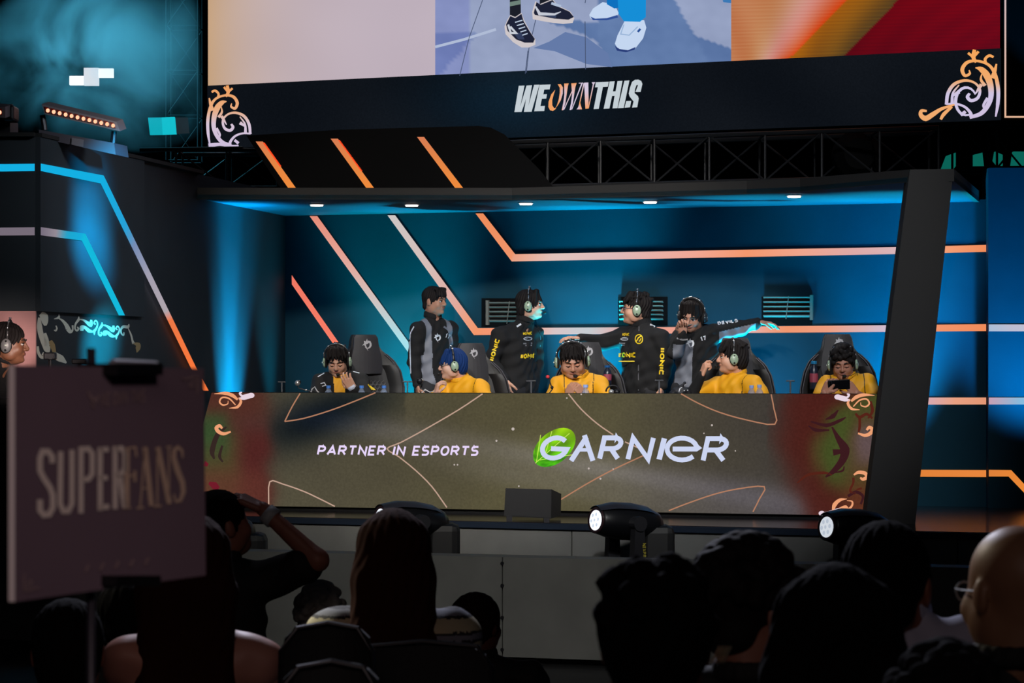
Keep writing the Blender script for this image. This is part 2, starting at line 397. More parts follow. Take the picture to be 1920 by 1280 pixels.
for sx in (941, 1668):
    for sz in (-.16, -.3, -.5, -.7):
        q.tube([BARR.z(sx+1, sz, .0), BARR.z(sx+1, sz, .006)], .012, 8)
q.build('screw_plates', METAL, rs, kind='stuff')
# hall floor for the audience and a dark back of the hall
HALL = mat('dark_hall_floor', rgb(24, 24, 26), 0.6, noise=0.2, nscale=3)
MB().box((-14, 0.2, -.85), (14, 33, -.8)).build('floor_hall', HALL, kind='structure')
MB().box((-6, 2.0, -.8), (6, 8.6, -.55)).build('floor_tier', HALL, kind='structure')
CURT = mat('black_curtain', rgb(9, 10, 13), 0.95, spec=0.1)
q = MB(); n = 160; L0 = []; L1 = []
for i in range(n+1):
    x = -13+26*i/n; y = 31.5+0.12*math.sin(i*1.7); L0.append(Vector((x, y, -.8))); L1.append(Vector((x, y, 9)))
q.add(L0+L1, [[i, i+1, n+2+i, n+1+i] for i in range(n)]); q.build('wall_far', CURT, kind='structure', smooth=True)

# ---------------- canopy over the booth
canopy_px = [(366, 249.6), (960, 248.8), (1400, 257.2), (1500, 260.6), (1707, 274.8), (1789, 275.6)]
def fr(i, z, back=0.0):
    x, s = canopy_px[i]; p = W(x, HZ, F/s); p.z = z; p.y += back; return p
cz0, cz1 = SOF, SOF+.085
cano = tag(bpy.data.objects.new('ceiling', None), kind='structure'); COL.objects.link(cano)
backL = BACK.z(535, 0); backR = BACK.z(1836, 0)
ns = len(canopy_px)
q = MB()
for i in range(ns-1):
    a, b = fr(i, cz0+.004), fr(i+1, cz0+.004)
    t0 = (a.x-fr(0, 0).x)/(fr(ns-1, 0).x-fr(0, 0).x); t1 = (b.x-fr(0, 0).x)/(fr(ns-1, 0).x-fr(0, 0).x)
    c = backL.lerp(backR, t0)+Vector((0, .0, cz0+.004)); d = backL.lerp(backR, t1)+Vector((0, .0, cz0+.004))
    q.prism([a, b, d, c], [p+Vector((0, 0, .03)) for p in (a, b, d, c)])
q.build('soffit', WALLM, cano)
q = MB()
hz = [.085, .088, .095, .096, .085, .085]
for i in range(ns-1):
    a, b, c, d = fr(i, cz0), fr(i+1, cz0), fr(i+1, cz0+hz[i+1]), fr(i, cz0+hz[i])
    q.prism([a, b, c, d], [p+Vector((0, .05, 0)) for p in (a, b, c, d)])
q.build('fascia', FRAME, cano)
a, b = fr(ns-1, cz0), Vector((backR.x, backR.y, cz0)); c, d = b+Vector((0, 0, .085)), a+Vector((0, 0, .085))
MB().prism([a, b, c, d], [p-Vector((.04, 0, 0)) for p in (a, b, c, d)]).build('side_fascia', FRAME, cano)
# downlights
for (dx, dy) in ((594, 383), (772, 383.5), (986, 380.5), (1219, 377.5), (1489, 366.5)):
    Y = F*(SOF-CH)/(HZ-dy); p = W(dx, dy, Y)
    t = thing('downlight', {594: 'round recessed downlight nearest the left end of the canopy', 772: 'second round canopy downlight from the left', 986: 'middle round downlight of the five in the canopy', 1219: 'fourth round canopy downlight from the left', 1489: 'round canopy downlight nearest the slanted black pillar'}[dx], 'ceiling light', (p.x, p.y, SOF), 'downlights in the canopy')
    MB().lathe([(.062, -.004), (.062, .002), (.045, .003)], 24, Matrix.Translation((p.x, p.y, SOF))).build('trim_ring', SILVER, t)
    MB().lathe([(.047, -.014), (.050, -.004)], 24, Matrix.Translation((p.x, p.y, SOF))).build('lens', emit('downlight_glow', (1, .80, .74, 1), 6), t)
    lamp('SPOT', 'downlight_beam', (p.x, p.y, SOF-.03), (p.x, p.y-.1, 0), (1, .93, .86), 26, spot_size=math.radians(95), spot_blend=.9, shadow_soft_size=.05)
# slanted pillar
q = MB(); YP = F/275.5
f = [W(1622, 958, YP), W(1716, 983, YP), W(1788, 318, YP), W(1706, 320, YP)]
f[0].z = 0.0; f[1].z = 0.0
q.prism(f, [p+Vector((0, .22, 0)) for p in f])
pl = q.build('slanted_pillar', FRAME); tag(pl, 'wide black slanted pillar carrying the right end of the canopy', 'pillar')
# parallelogram sign panel above the canopy
UPP = Plane(366, 247.5, 960, 246.8)
t = thing('header_panel', 'black slanted panel with three orange light bars above the canopy', 'panel', UPP.z(720, cz1))
f = [UPP.at(x, y) for x, y in ((528, 356), (1042, 356), (1012, 318), (946, 252), (920, 239), (897, 236), (640, 243), (462, 254))]
MB().prism(f, [p-UPP.n*.08 for p in f]).build('board', mat('header_black', rgb(5, 5, 6), .9, spec=.1), t)

# ---------------- LED light strips
def rail(name, label, plane, pairs, col, parent=None, th=.006, n=10, group='light strips on the stage walls', m=None):
    P = []
    for (a, b), (c, d) in zip(pairs[:-1], pairs[1:]):
        for k in range(n): u = k/n; P.append(((a[0]+(c[0]-a[0])*u, a[1]+(c[1]-a[1])*u), (b[0]+(d[0]-b[0])*u, b[1]+(d[1]-b[1])*u)))
    P.append(pairs[-1])
    vs = []; cs = []
    for a, b in P:
        for q_, o_ in ((a, th), (b, th), (a, 0), (b, 0)):
            vs.append(plane.at(q_[0], q_[1], o_)); cs.append(col((a[0]+b[0])/2, (a[1]+b[1])/2))
    fs = []
    for i in range(len(P)-1):
        k = i*4; l = k+4
        fs += [[k, k+1, l+1, l], [k, l, l+2, k+2], [k+1, k+3, l+3, l+1]]
    e = len(vs)-4; fs += [[0, 2, 3, 1], [e, e+1, e+3, e+2]]
    if parent is None:
        o = obj(name, vs, fs, m or LED, cols=cs); tag(o, label, 'light strip', group)
    else: o = obj(name, vs, fs, m or LED, parent, cols=cs)
    return o
def ramp(stops, axis=0):
    def f(x, y):
        t = (x, y)[axis]
        if t <= stops[0][0]: return rgb(*stops[0][1])
        for (a, ca), (b, cb) in zip(stops[:-1], stops[1:]):
            if t <= b: u = (t-a)/(b-a); return rgb(*[ca[i]+(cb[i]-ca[i])*u for i in range(3)])
        return rgb(*stops[-1][1])
    return f
CO = (250, 128, 104); ORG_ = (244, 150, 104); PK = (226, 170, 158); GR = (205, 198, 196); LC = (166, 225, 236)
rail('light_strip', 'short coral diagonal light strip at the left of the back wall', BACK, [((547.5, 516), (548, 517)), ((547.8, 533), (559, 533)), ((700, 752), (712, 752))], ramp([(516, (240, 120, 100)), (740, CO)], 1))
rail('light_strip', 'long diagonal light strip fading from pink to pale cyan', BACK, [((581, 405), (595, 405)), ((822, 738), (836, 738))], ramp([(405, (228, 140, 120)), (500, PK), (570, GR), (640, LC), (738, LC)], 1))
rail('light_strip', 'light strip running diagonally down then level across under the vents', BACK,
     [((727, 403.5), (741, 403.5)), ((889, 628), (896, 615)), ((1400, 624), (1400, 612)), ((1850, 620.5), (1850, 607.5))],
     lambda x, y: ramp([(403, GR), (500, (214, 190, 184)), (570, PK), (625, ORG_)], 1)(x, y) if x < 893 else ramp([(893, (244, 150, 112)), (990, (240, 150, 118)), (1030, (220, 196, 196)), (1100, (196, 206, 212)), (1160, (224, 178, 176)), (1260, (236, 160, 140)), (1400, (230, 180, 180)), (1470, (240, 150, 110)), (1550, (238, 158, 128)), (1660, (206, 190, 210)), (1750, (242, 150, 110)), (1850, (240, 140, 90))])(x, y), n=24)
rail('light_strip', 'upper light strip, bending from diagonal to level above the vents', BACK,
     [((892, 400), (906, 400)), ((960, 490), (966, 476.5)), ((1400, 481.5), (1400, 468)), ((1689, 476), (1689, 463)), ((1850, 472), (1850, 459))],
     lambda x, y: ramp([(400, (238, 140, 90)), (490, (240, 150, 110))], 1)(x, y) if x < 963 else ramp([(963, (236, 160, 130)), (1040, (226, 196, 190)), (1150, (222, 186, 186)), (1300, (240, 168, 150)), (1400, (244, 152, 110)), (1500, (240, 165, 140)), (1600, (222, 170, 168)), (1689, (216, 182, 186)), (1770, (244, 160, 120)), (1850, (240, 140, 90))])(x, y), n=24)
rail('light_strip', 'level light strip right of the pillar at desk-top height', BACK, [((1650, 758.5), (1650, 745)), ((1850, 758), (1850, 745))], ramp([(1740, (214, 170, 180)), (1790, (232, 160, 130)), (1850, (226, 150, 116))]))
rail('light_strip', 'lowest orange light strip right of the pillar on the back wall', BACK, [((1640, 893), (1640, 880)), ((1851, 894), (1851, 881))], ramp([(1700, (226, 130, 56)), (1850, (232, 134, 62))]))
rail('light_strip', 'pale strip on the right wall panel, level with the vents', RIGHT, [((1854, 621), (1854, 608)), ((2000, 621), (2000, 608))], ramp([(1854, (170, 190, 215)), (1900, (190, 190, 210)), (2000, (190, 190, 210))]))
rail('light_strip', 'lavender to cyan strip on the right wall panel at desk-top height', RIGHT, [((1854, 758), (1854, 745)), ((2000, 758), (2000, 745))], ramp([(1854, (200, 160, 180)), (1920, (130, 190, 225))]))
rail('light_strip', 'orange strip on the right wall panel bending down at the frame edge', RIGHT, [((1854, 893), (1854, 880.5)), ((1891, 893), (1896, 881)), ((1960, 965), (1974, 965))], ramp([(1854, (222, 128, 58)), (1960, (240, 140, 50))]))
CY = (20, 175, 226); WH = (150, 140, 150)
PT = Plane(65, 297.0, 535, 224.0)
TRIM = .037
class Off:
    def __init__(s, p, o): s.p = p; s.o = o; s.n = p.n
    def at(s, x, y, off=0.0): return s.p.at(x, y, s.o+off)
rail('light_strip', 'upper cyan light strip on the left wall, running down to orange', Off(LEFT, TRIM),
     [((66, 320.5), (66, 307)), ((179, 344), (183, 329)), ((348, 688), (357, 688)), ((372, 732), (381, 732))],
     lambda x, y: rgb(*CY) if x < 181 else ramp([(344, CY), (430, (40, 160, 215)), (460, (120, 140, 180)), (520, (165, 160, 175)), (585, (175, 165, 172)), (597, (236, 120, 70)), (690, (250, 120, 60))], 1)(x, y), n=20)
rail('light_strip', 'lower cyan light strip on the left wall above the scroll artwork', Off(LEFT, TRIM),
     [((66, 441), (66, 426)), ((143.5, 451), (148.5, 438)), ((213, 591), (223, 591))],
     lambda x, y: ramp([(66, (120, 110, 125)), (95, (150, 140, 150)), (115, (30, 165, 205)), (148, CY)])(x, y) if x < 146 else rgb(20, 185, 220), n=12)
rail('light_strip', 'upper cyan strip on the leftmost wall section at the frame edge', LEFTF, [((-110, 323), (-110, 309)), ((65, 320.5), (65, 307))], lambda x, y: rgb(*CY))
rail('light_strip', 'lower dim white strip on the leftmost wall section at the frame edge', LEFTF, [((-110, 442), (-110, 428)), ((65, 441), (65, 426))], lambda x, y: rgb(118, 108, 120))
for k, (a, b, c, d) in enumerate((((479.5, 265.4), (493, 265.4), (541.5, 354), (556, 354)), ((620, 260), (633.5, 260), (688, 354), (702.5, 354)), ((782, 256.7), (795, 256.7), (854.6, 354), (869.5, 354)))):
    rail('light_bar', None, UPP, [(a, b), (c, d)], ramp([(256, (214, 124, 84)), (300, (226, 132, 70)), (354, (240, 140, 60))], 1), parent=t)
    if k < 2:
        q = MB()
        for j in range(26):
            u = .04+j*.024*(1 if k else .8); q.box(*(lambda p: ((p.x-.006, p.y-.006, p.z-.004), (p.x+.006, p.y, p.z+.004)))(UPP.at(b[0]+(d[0]-b[0])*u, b[1]+(d[1]-b[1])*u, .014)))
        q.build('diode_row', emit('red_diodes', rgb(250, 70, 30), 1.2), t, kind='stuff')

# ================================================================ SCROLL ORNAMENTS
SCR = [  # strokes in 4x zoom coordinates of the left corner ornament, (points, widths)
 ([(1575, 1085), (1562, 1000), (1560, 900), (1580, 800), (1620, 740), (1690, 715), (1750, 725), (1780, 770), (1765, 812), (1735, 800), (1738, 775)], [10, 22, 24, 22, 18, 16, 22, 24, 20, 16, 6]),
 ([(1735, 1090), (1660, 1060), (1610, 980), (1605, 890), (1630, 810), (1665, 770), (1700, 760)], [22, 28, 30, 36, 44, 34, 6]),
 ([(1595, 830), (1580, 780), (1570, 735)], [30, 22, 10]), ([(1630, 740), (1640, 705), (1615, 680), (1588, 690)], [14, 18, 18, 16]),
 ([(1695, 725), (1712, 690), (1705, 640)], [16, 26, 22]), ([(1712, 690), (1745, 662)], [18, 16]), ([(1712, 690), (1680, 652)], [18, 16]),
 ([(1878, 1005), (1868, 930), (1830, 870), (1765, 845), (1705, 860), (1672, 905), (1685, 960), (1725, 978), (1748, 955), (1735, 930)], [20, 22, 22, 18, 14, 16, 20, 22, 22, 16]),
 ([(1662, 870), (1680, 900), (1700, 935)], [24, 18, 6]), ([(1842, 1000), (1838, 930), (1800, 875)], [22, 14, 8]), ([(1800, 920), (1845, 950)], [26, 12]),
 ([(1880, 1002), (1820, 1000), (1765, 1020), (1730, 1060), (1725, 1090)], [12, 14, 16, 20, 20]), ([(1565, 1092), (1650, 1082), (1730, 1096), (1790, 1092)], [34, 22, 22, 12]),
 ([(1760, 1050), (1790, 1075)], [20, 22]), ([(1625, 960), (1650, 1010), (1640, 1040)], [18, 16, 6]), ([(1640, 880), (1665, 840), (1660, 800)], [22, 16, 6])]
def scroll(fl, mapf, col, off=0.0, wscale=0.25, strokes=SCR):
    for pts, w in strokes:
        sp = smooth2(pts, 5); V, Fc = ribbon(sp, np.interp(np.linspace(0, 1, len(sp)), np.linspace(0, 1, len(w)), w))
        fl.add([mapf(v) for v in V], Fc, col, off)
# ================================================================ BIG SCREEN
t = thing('video_wall', 'huge overhead video wall with trainers photo and dark lower band', 'screen', SCREEN.z(1130, 2.98))
TOPY = -130
ytop = lambda x: 160.5-0.04707*(x-390)        # lower edge of the picture
ybot = lambda x: 277-0.0360*(x-430)
f = [SCREEN.at(388, ybot(388), 0), SCREEN.at(1877, ybot(1877), 0), SCREEN.at(1877, TOPY, 0), SCREEN.at(388, TOPY, 0)]
MB().prism([p-SCREEN.n*.004 for p in f], [p-SCREEN.n*.12 for p in f]).build('cabinet', MATTE, t)
rng = np.random.RandomState(3)
def n2(x, y, s, sd=0):
    return (math.sin(x*s+sd*1.7+1.3*math.sin(y*s*.7+sd))+math.sin(y*s*1.31+sd*2.3+1.1*math.sin(x*s*.53)))*.5
def colL(x, y):
    u = (x-388)/428; w = math.exp(-u*5); b = n2(x, y, .03)*2
    return rgb(190+8*w+b, 176-14*w+b, 188-62*w+b)
def colM(x, y):
    b = n2(x, y, .05)*4+n2(x, y, .19, 2)*2
    r, g, bb = 148+b, 160+b, 192+b
    # diagonal shadow bands on the pavement
    d = (x-1100)-(y-45)*2.6
    if -60 < d < 150 and y > 40: r, g, bb = 92+b, 118+b, 165+b
    d2 = (x-1205)-(y-0)*.55
    if -130 < d2 < 60 and y < 125 and x > 1120: r, g, bb = 96+b, 122+b, 168+b
    if x < 905 and y > 60+ (x-816)*.0 and y < 150-(x-816)*1.1: r, g, bb = r-26, g-22, bb-12
    k = 1-.10*(x < 880)
    return rgb(r*k, g*k, bb)
def colR(x, y):
    xb = 1684-(y)*.96; xa = 1587-(y)*.975
    st = 8*math.sin(y*.9+x*.02)+6*math.sin(y*2.1)
    if x > xb: u = min(1, (x-xb)/200); return rgb(92+16*(1-y/110)+st*.6+6*u, 8, 20+4*u)
    if x > xa: u = (x-xa)/(xb-xa); return rgb(160-70*u+st, 92-26*u+st*.7, 18+14*u)
    u = (x-1371)/max(30, xa-1371); e = max(0, u)**6
    return rgb(188+22*e+st*.5+14*math.exp(-((u-.72)/.2)**2), 118-50*e+st+24*math.exp(-((u-.6)/.25)**2), 78-58*e+st+50*math.exp(-((u-.66)/.22)**2))
fl = Flat(); fl.grid(390, 816, TOPY, ytop, 40, 30, colL); fl.build('picture_left', SCREEN, t, 0)
fl = Flat(); fl.grid(816, 1371, TOPY, ytop, 90, 50, colM)
JN = rgb(70, 82, 110)
for P in ([(905, 0), (880, 70), (862, 142)], [(990, 95), (985, 138)], [(1005, 35), (992, 90), (987, 136)], [(1097, 40), (1098, 130)], [(1098, 0), (1097, 6)]):
    fl.rib(P, 1.4, JN, .001)
fl.rib([(816, 88), (870, 74), (930, 55)], 5, rgb(176, 188, 214), .001)
fl.build('picture_middle', SCREEN, t, 0)
fl = Flat(); fl.grid(1371, 1875, TOPY, ytop, 170, 80, colR); fl.build('picture_right', SCREEN, t, 0)
# trainers in the picture
fl = Flat(); K = rgb(30, 34, 54); K2 = rgb(52, 62, 92); CR = rgb(206, 198, 200); WHT = rgb(196, 214, 240); LB = rgb(150, 178, 214)
def shoe(pts, col, o): fl.poly(pts, col, o)
SH = rgb(74, 92, 132)
shoe([(1000, 90), (1030, 78), (1060, 60), (1100, 70), (1140, 100), (1148, 126), (1100, 120), (1040, 96)], rgb(100, 122, 168), .0008)
shoe([(956, -60), (975, -60), (977, 34), (956, 40)], rgb(28, 30, 40), .001); shoe([(956, 4), (976, 0), (976, 8), (956, 12)], rgb(110, 130, 120), .0015)
shoe([(946, 50), (951, 38), (957, 28), (966, 32), (978, 24), (983, 38), (996, 62), (1004, 74), (1004, 84), (992, 89), (978, 89), (962, 79), (948, 64)], CR, .0015)
shoe([(949, 46), (957, 30), (966, 34), (978, 26), (982, 40), (994, 60), (1003, 73), (1000, 80), (984, 80), (968, 74), (952, 58)], K, .002)
shoe([(962, 60), (978, 62), (984, 74), (972, 74)], K2, .0022)
fl.rib([(953, 46), (958, 62), (968, 62), (957, 50)], 4, rgb(200, 205, 215), .0025)
for k in range(5): fl.rib([(966+k*3.4, 42+k*6), (980+k*2.4, 38+k*6.2)], 2, rgb(190, 205, 225), .003)
shoe([(1012, -60), (1035, -60), (1037, 10), (1012, 8)], rgb(28, 30, 40), .001)
shoe([(998, 22), (1004, 2), (1012, 8), (1036, -2), (1046, 10), (1070, 22), (1077, 34), (1074, 43), (1056, 45), (1030, 42), (999, 36)], CR, .0015)
shoe([(1001, 24), (1006, 4), (1014, 9), (1036, 0), (1046, 12), (1068, 22), (1076, 32), (1066, 37), (1040, 35), (1003, 28)], K, .002)
shoe([(1022, 22), (1044, 28), (1042, 34), (1014, 29)], K2, .0022)
fl.rib([(1004, 12), (1012, 26), (1040, 27), (1052, 22)], [3, 6, 4, 1.5], rgb(196, 200, 212), .0025)
fl.rib([(1034, 6), (1052, 12)], 5, rgb(176, 190, 214), .003)
JEAN = rgb(22, 142, 214); J2 = rgb(14, 112, 190)
shoe([(1105, 28), (1112, 16), (1130, 4), (1152, 8), (1160, 24), (1158, 32), (1140, 37), (1116, 38), (1107, 34)], WHT, .0015)
shoe([(1107, 31), (1116, 35), (1138, 34), (1158, 28), (1159, 33), (1138, 38), (1112, 38)], rgb(50, 80, 150), .002)
shoe([(1136, -90), (1168, -90), (1164, 14), (1152, 16), (1138, 8)], J2, .0018)
shoe([(1153, -90), (1212, -90), (1211, 32), (1200, 41), (1170, 40), (1160, 26)], JEAN, .0022)
shoe([(1153, 82), (1158, 66), (1168, 46), (1172, 38), (1208, 38), (1212, 52), (1206, 72), (1192, 90), (1176, 96), (1160, 94)], WHT, .0019)
shoe([(1153, 86), (1162, 92), (1178, 94), (1192, 88), (1190, 93), (1174, 98), (1157, 95)], rgb(40, 60, 120), .0024)
fl.rib([(1170, 46), (1164, 64), (1180, 66), (1196, 50)], 2, LB, .0025); fl.rib([(1196, 60), (1201, 54)], 4, rgb(40, 80, 150), .0028)
shoe([(1344, -60), (1371, -60), (1371, 6), (1356, 4)], rgb(60, 120, 180), .001)
fl.build('picture_trainers', SCREEN, t, 0, label='two pairs of trainers in the picture')
# dark band with lettering
fl = Flat()
def colB(x, y):
    g = math.exp(-((x-960)/150)**2)*math.exp(-((y-190)/80)**2); k = 14+3*n2(x, y, .02)
    return rgb(k+1, k+5+g*14, k+11+g*22)
fl.grid(388.5, 1877, ytop, ybot, 160, 12, colB); fl.build('lower_band', SCREEN, t, -.002, m=LEDG)
fl = Flat(); LT = rgb(196, 206, 212)
sl = -0.0365
def ln(x): return 211+sl*(x-965)
def heavy(P, w, col=LT, o=.002): fl.rib(P, w, col, o)
SHX = .20  # slant
def gly(x0, strokes, wd, h=50, y=None):
    for s in strokes:
        yy = ln(x0); heavy([(x0+p[0]+SHX*p[1]*h, yy+sl*p[0]-p[1]*h) for p in s], wd)
ZL = lambda L: [(940+x/6.4, 130+y/6.4) for x, y in L]
fl.poly([(955+x/17.07, 145+y/17.07) for x, y in [(305, 270), (490, 262), (350, 940), (555, 262), (730, 250), (615, 910), (795, 240), (965, 235), (715, 1100), (470, 1105), (540, 680), (395, 1105), (165, 1110)]], LT, .002)
for L in (
          [(460, 186), (592, 182), (580, 240), (516, 243), (505, 300), (548, 298), (540, 350), (488, 352), (470, 440), (524, 438), (516, 500), (395, 503)],
          [(1135, 155), (1290, 148), (1278, 208), (1220, 211), (1170, 474), (1108, 478), (1160, 214), (1125, 216)],
          [(1300, 146), (1362, 143), (1340, 265), (1372, 263), (1395, 141), (1455, 138), (1395, 465), (1335, 468), (1360, 318), (1330, 320), (1298, 470), (1228, 474)],
          [(1478, 137), (1538, 133), (1470, 462), (1400, 466)], [(1500, 380), (1560, 378), (1545, 455), (1480, 460)],
          [(1610, 272), (1672, 272), (1694, 175), (1680, 140), (1645, 122), (1605, 125), (1570, 150), (1545, 220), (1530, 290), (1540, 325), (1588, 385), (1570, 458), (1632, 455), (1650, 350), (1640, 320), (1600, 285), (1605, 240), (1622, 190), (1640, 185), (1638, 200)]):
    fl.poly(ZL(L), LT, .002)
OG, LI = (240, 160, 100), (214, 200, 222)
def duo(x, y):
    t_ = (x-940)*6.4; u = (y-130)*6.4
    k = 1.0 if t_ < 735 else max(0, min(1, (300-u)/120)) if t_ < 930 else max(0, min(1, (u-260)/120))
    return rgb(*[LI[i]+(OG[i]-LI[i])*k for i in range(3)])
for L in ([(648, 245), (600, 300), (568, 390), (565, 450), (585, 490), (620, 500), (660, 470), (632, 462), (612, 430), (612, 370), (630, 300)],
          [(678, 180), (715, 178), (740, 215), (738, 290), (715, 370), (680, 430), (640, 480), (668, 430), (690, 360), (702, 280), (702, 220)],
          [(755, 170), (810, 168), (800, 200), (785, 300), (770, 400), (745, 490), (725, 490), (745, 400), (758, 300)], [(746, 482), (758, 482), (856, 262), (850, 250)],
          [(840, 168), (905, 164), (890, 210), (875, 300), (860, 400), (840, 486), (820, 488), (838, 400), (850, 300)], [(842, 480), (852, 480), (978, 165), (962, 165)], [(930, 162), (985, 160), (984, 168), (930, 170)],
          [(905, 480), (970, 480), (958, 440), (948, 400), (1000, 168), (986, 165), (935, 410), (925, 450)], [(995, 160), (1045, 158), (1046, 250), (1048, 350), (1045, 470), (1010, 474), (1003, 350), (1000, 250)], [(1040, 470), (1050, 470), (1118, 156), (1104, 156)], [(1085, 155), (1128, 153), (1108, 195)]):
    fl.poly(ZL(L), duo, .002)
fl.build('lettering', SCREEN, t, 0, label='white and orange slogan WE OWN THIS')
OC = ramp([(160, (238, 160, 96)), (205, (232, 172, 128)), (232, (214, 196, 214)), (275, (206, 190, 220))], 1)
fl = Flat(); scroll(fl, lambda v: (v[0]/4, v[1]/4+(-.036*(v[0]/4-430) if 0 else 0)), OC); fl.build('corner_scroll', SCREEN, t, .002)
fl = Flat()
mr = lambda v: (1874-(v[0]/4-388)*1.22, 93+(v[1]/4-160)*1.13)
OC2 = ramp([(93, (244, 166, 90)), (150, (240, 170, 110)), (175, (206, 196, 226)), (226, (206, 190, 220))], 1)
scroll(fl, mr, OC2, strokes=SCR[:12]+SCR[13:])
OR = rgb(240, 170, 110)
for P, w in (([(1790, 196), (1766, 204), (1750, 214), (1736, 222), (1727, 216), (1728, 208), (1738, 208)], [3, 6, 9, 10, 8, 6, 4]), ([(1785, 200), (1770, 214), (1764, 224)], [5, 7, 5]), (arc(1812, 190, 20, 26, 60, 330, 16), [3, 5, 6, 5, 3])):
    fl.rib(P, w, OR if P[0][0] < 1791 else rgb(206, 196, 226), .002, sm=4 if len(P) < 9 else 0)
fl.build('corner_scroll', SCREEN, t, .002)
# second screen at the right edge: only its lit frame shows
SC2 = Plane(1880, 243.5, 2100, 247.5)
t = thing('side_screen', 'dark screen with a thin glowing frame at the top right corner', 'screen', SC2.z(1990, 3.1))
f = [SC2.at(x, y, -.01) for x, y in ((1880, 226), (2100, 226), (2100, -140), (1880, -140))]
MB().prism(f, [p-SC2.n*.1 for p in f]).build('cabinet', MATTE, t)
fl = Flat(); fl.rib([(1885, -140), (1885, 219), (2100, 219)], 3.4, lambda x, y: rgb(226, 180, 150) if y > 100 else rgb(190, 180, 200)); fl.build('glowing_frame', SC2, t, 0)

# ================================================================ DESK
dk = thing('players_desk', 'long stage desk faced with an LED screen showing the sponsor logo', 'desk', DESK.z(1000, 0))
DEF = [(396, 735), (1645, 738), (1622, 966.5), (379, 946.5), (379.5, 800)]
f = [DESK.at(x, y) for x, y in DEF]
bf = [p-DESK.n*.004 for p in f]
MB().prism(bf, [p-DESK.n*.10 for p in bf]).build('screen_cabinet', MATTE, dk)
pf = [DESK.z(383, 0, -.03), DESK.z(1620, 0, -.03), DESK.z(1620, .034, -.03), DESK.z(383, .034, -.03)]
MB().prism(pf, [p-DESK.n*.3 for p in pf]).build('plinth', MATTE, dk)
a, b = DESK.z(402, .74, -.1), DESK.z(1640, .74, -.1)
MB().prism([a, b, b-DESK.n*.62, a-DESK.n*.62], [p-Vector((0, 0, .04)) for p in (a, b, b-DESK.n*.62, a-DESK.n*.62)]).build('tabletop', mat('desk_top', rgb(30, 30, 32), .5), dk)
for lx in (410, 820, 1230, 1625):
    p = DESK.z(lx, 0, -.64); MB().box((p.x-.03, p.y-.03, 0), (p.x+.03, p.y+.03, .70)).build('leg', METAL, dk)
yt = lambda x: 735+(x-396)*.0024
def xl(y): return 396-(y-735)*.25 if y < 800 else 379.6
def xr(y): return 1645-(y-738)*.1006
def desk_col(x, y):
    u = n2(x, y, .012)*3+n2(x, y, .05, 4)*1.5
    r, g, b = 76+u, 71+u, 57+u*.6
    if x < 760:      # darker soft shape of the artwork
        d = ((x-590)*.93-(y-790)*-.36); e = ((x-590)*.36*-1+(y-790)*-.93)
        p = math.hypot((x-585+ (y-790)*1.4)/150, (y-790+(x-585)*.10)/70)
        k = math.exp(-(((x-600)*.34+(y-782)*.94)/48)**2-(((x-600)*.94-(y-782)*.34)/150)**2)
        r -= 62*k; g -= 50*k; b -= 30*k
    k = math.exp(-((x-1000)/260)**2)*.12; r *= 1+k; g *= 1+k
    k = max(0, min(1, (x-1150)/300)); r -= 12*k; g -= 12*k; b -= 3*k
    # soft paler diagonal bands in the display colour
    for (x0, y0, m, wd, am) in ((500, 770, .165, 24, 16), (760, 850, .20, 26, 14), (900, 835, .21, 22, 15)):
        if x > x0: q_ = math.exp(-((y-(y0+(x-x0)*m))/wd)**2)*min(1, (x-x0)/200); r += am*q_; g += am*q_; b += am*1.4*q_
    def sg(v): return 1/(1+math.exp(-max(-30, min(30, v))))
    e = [r, g, b]
    def mix(c, k):
        for i in range(3): e[i] += (c[i]-e[i])*k
    w = 6*n2(x, y, .06, 5)
    if x < 540:
        k = sg((500-x+w)/7); mix((80, 44, 36), k)
        mix((78, 32, 32), k*sg((x-448+w)/6)*sg((y-800)/14)*.9)
        mix((76, 66, 40), k*sg((446-x+w)/9)*sg((y-815)/10))
        mix((50, 78, 44), k*sg((430-x+w)/7)*sg((y-776)/7)*sg((850-y-w)/12)*.9)
        mix((96, 52, 42), k*sg((y-882)/9)*.7); mix((72, 58, 56), k*sg((x-440)/14)*sg((805-y)/8)*sg((y-780)/8)*.4)
    if x > 1440:
        xx = x+(y-738)*.10
        k = sg((xx-1500+34*math.sin((y-700)*.016)+w)/11); mix((74, 31, 26), k)
        mix((76, 60, 34), k*sg((xx-1532+w)/6)*sg((y-812)/6)*sg((886-y)/6))
        mix((64, 78, 34), k*sg((xx-1556+w)/7)*sg((y-752+(xx-1600)*.5)/8)*sg((926-y-(1620-xx)*.4)/9))
        mix((80, 60, 38), k*sg((xx-1598+w)/7)*sg((y-770)/10)*sg((900-y)/10)); mix((96, 78, 80), k*sg((xx-1612+w)/6)*sg((y-800)/8)*sg((862-y-w)/8))
        mix((92, 48, 32), k*sg((xx-1604)/8)*sg((y-905)/10))
    r, g, b = e
    return rgb(max(4, r), max(6, g), max(8, b))
V = []; nx, ny = 220, 44
for i in range(nx+1):
    for j in range(ny+1):
        y = 735.5+(966-735.5)*j/ny; a, b = xl(y)+1, xr(y)-1; x = a+(b-a)*i/nx
        tb = 948.5+(x-500)*.0160; y2 = yt(x)+.8+(tb-yt(x)-.8)*j/ny; V.append((x, y2))
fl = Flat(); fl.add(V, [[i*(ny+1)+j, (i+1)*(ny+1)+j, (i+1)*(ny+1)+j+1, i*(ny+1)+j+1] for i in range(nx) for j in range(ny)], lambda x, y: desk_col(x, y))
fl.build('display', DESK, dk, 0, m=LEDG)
fl = Flat(); LN = rgb(176, 124, 96); LN2 = rgb(190, 158, 140)
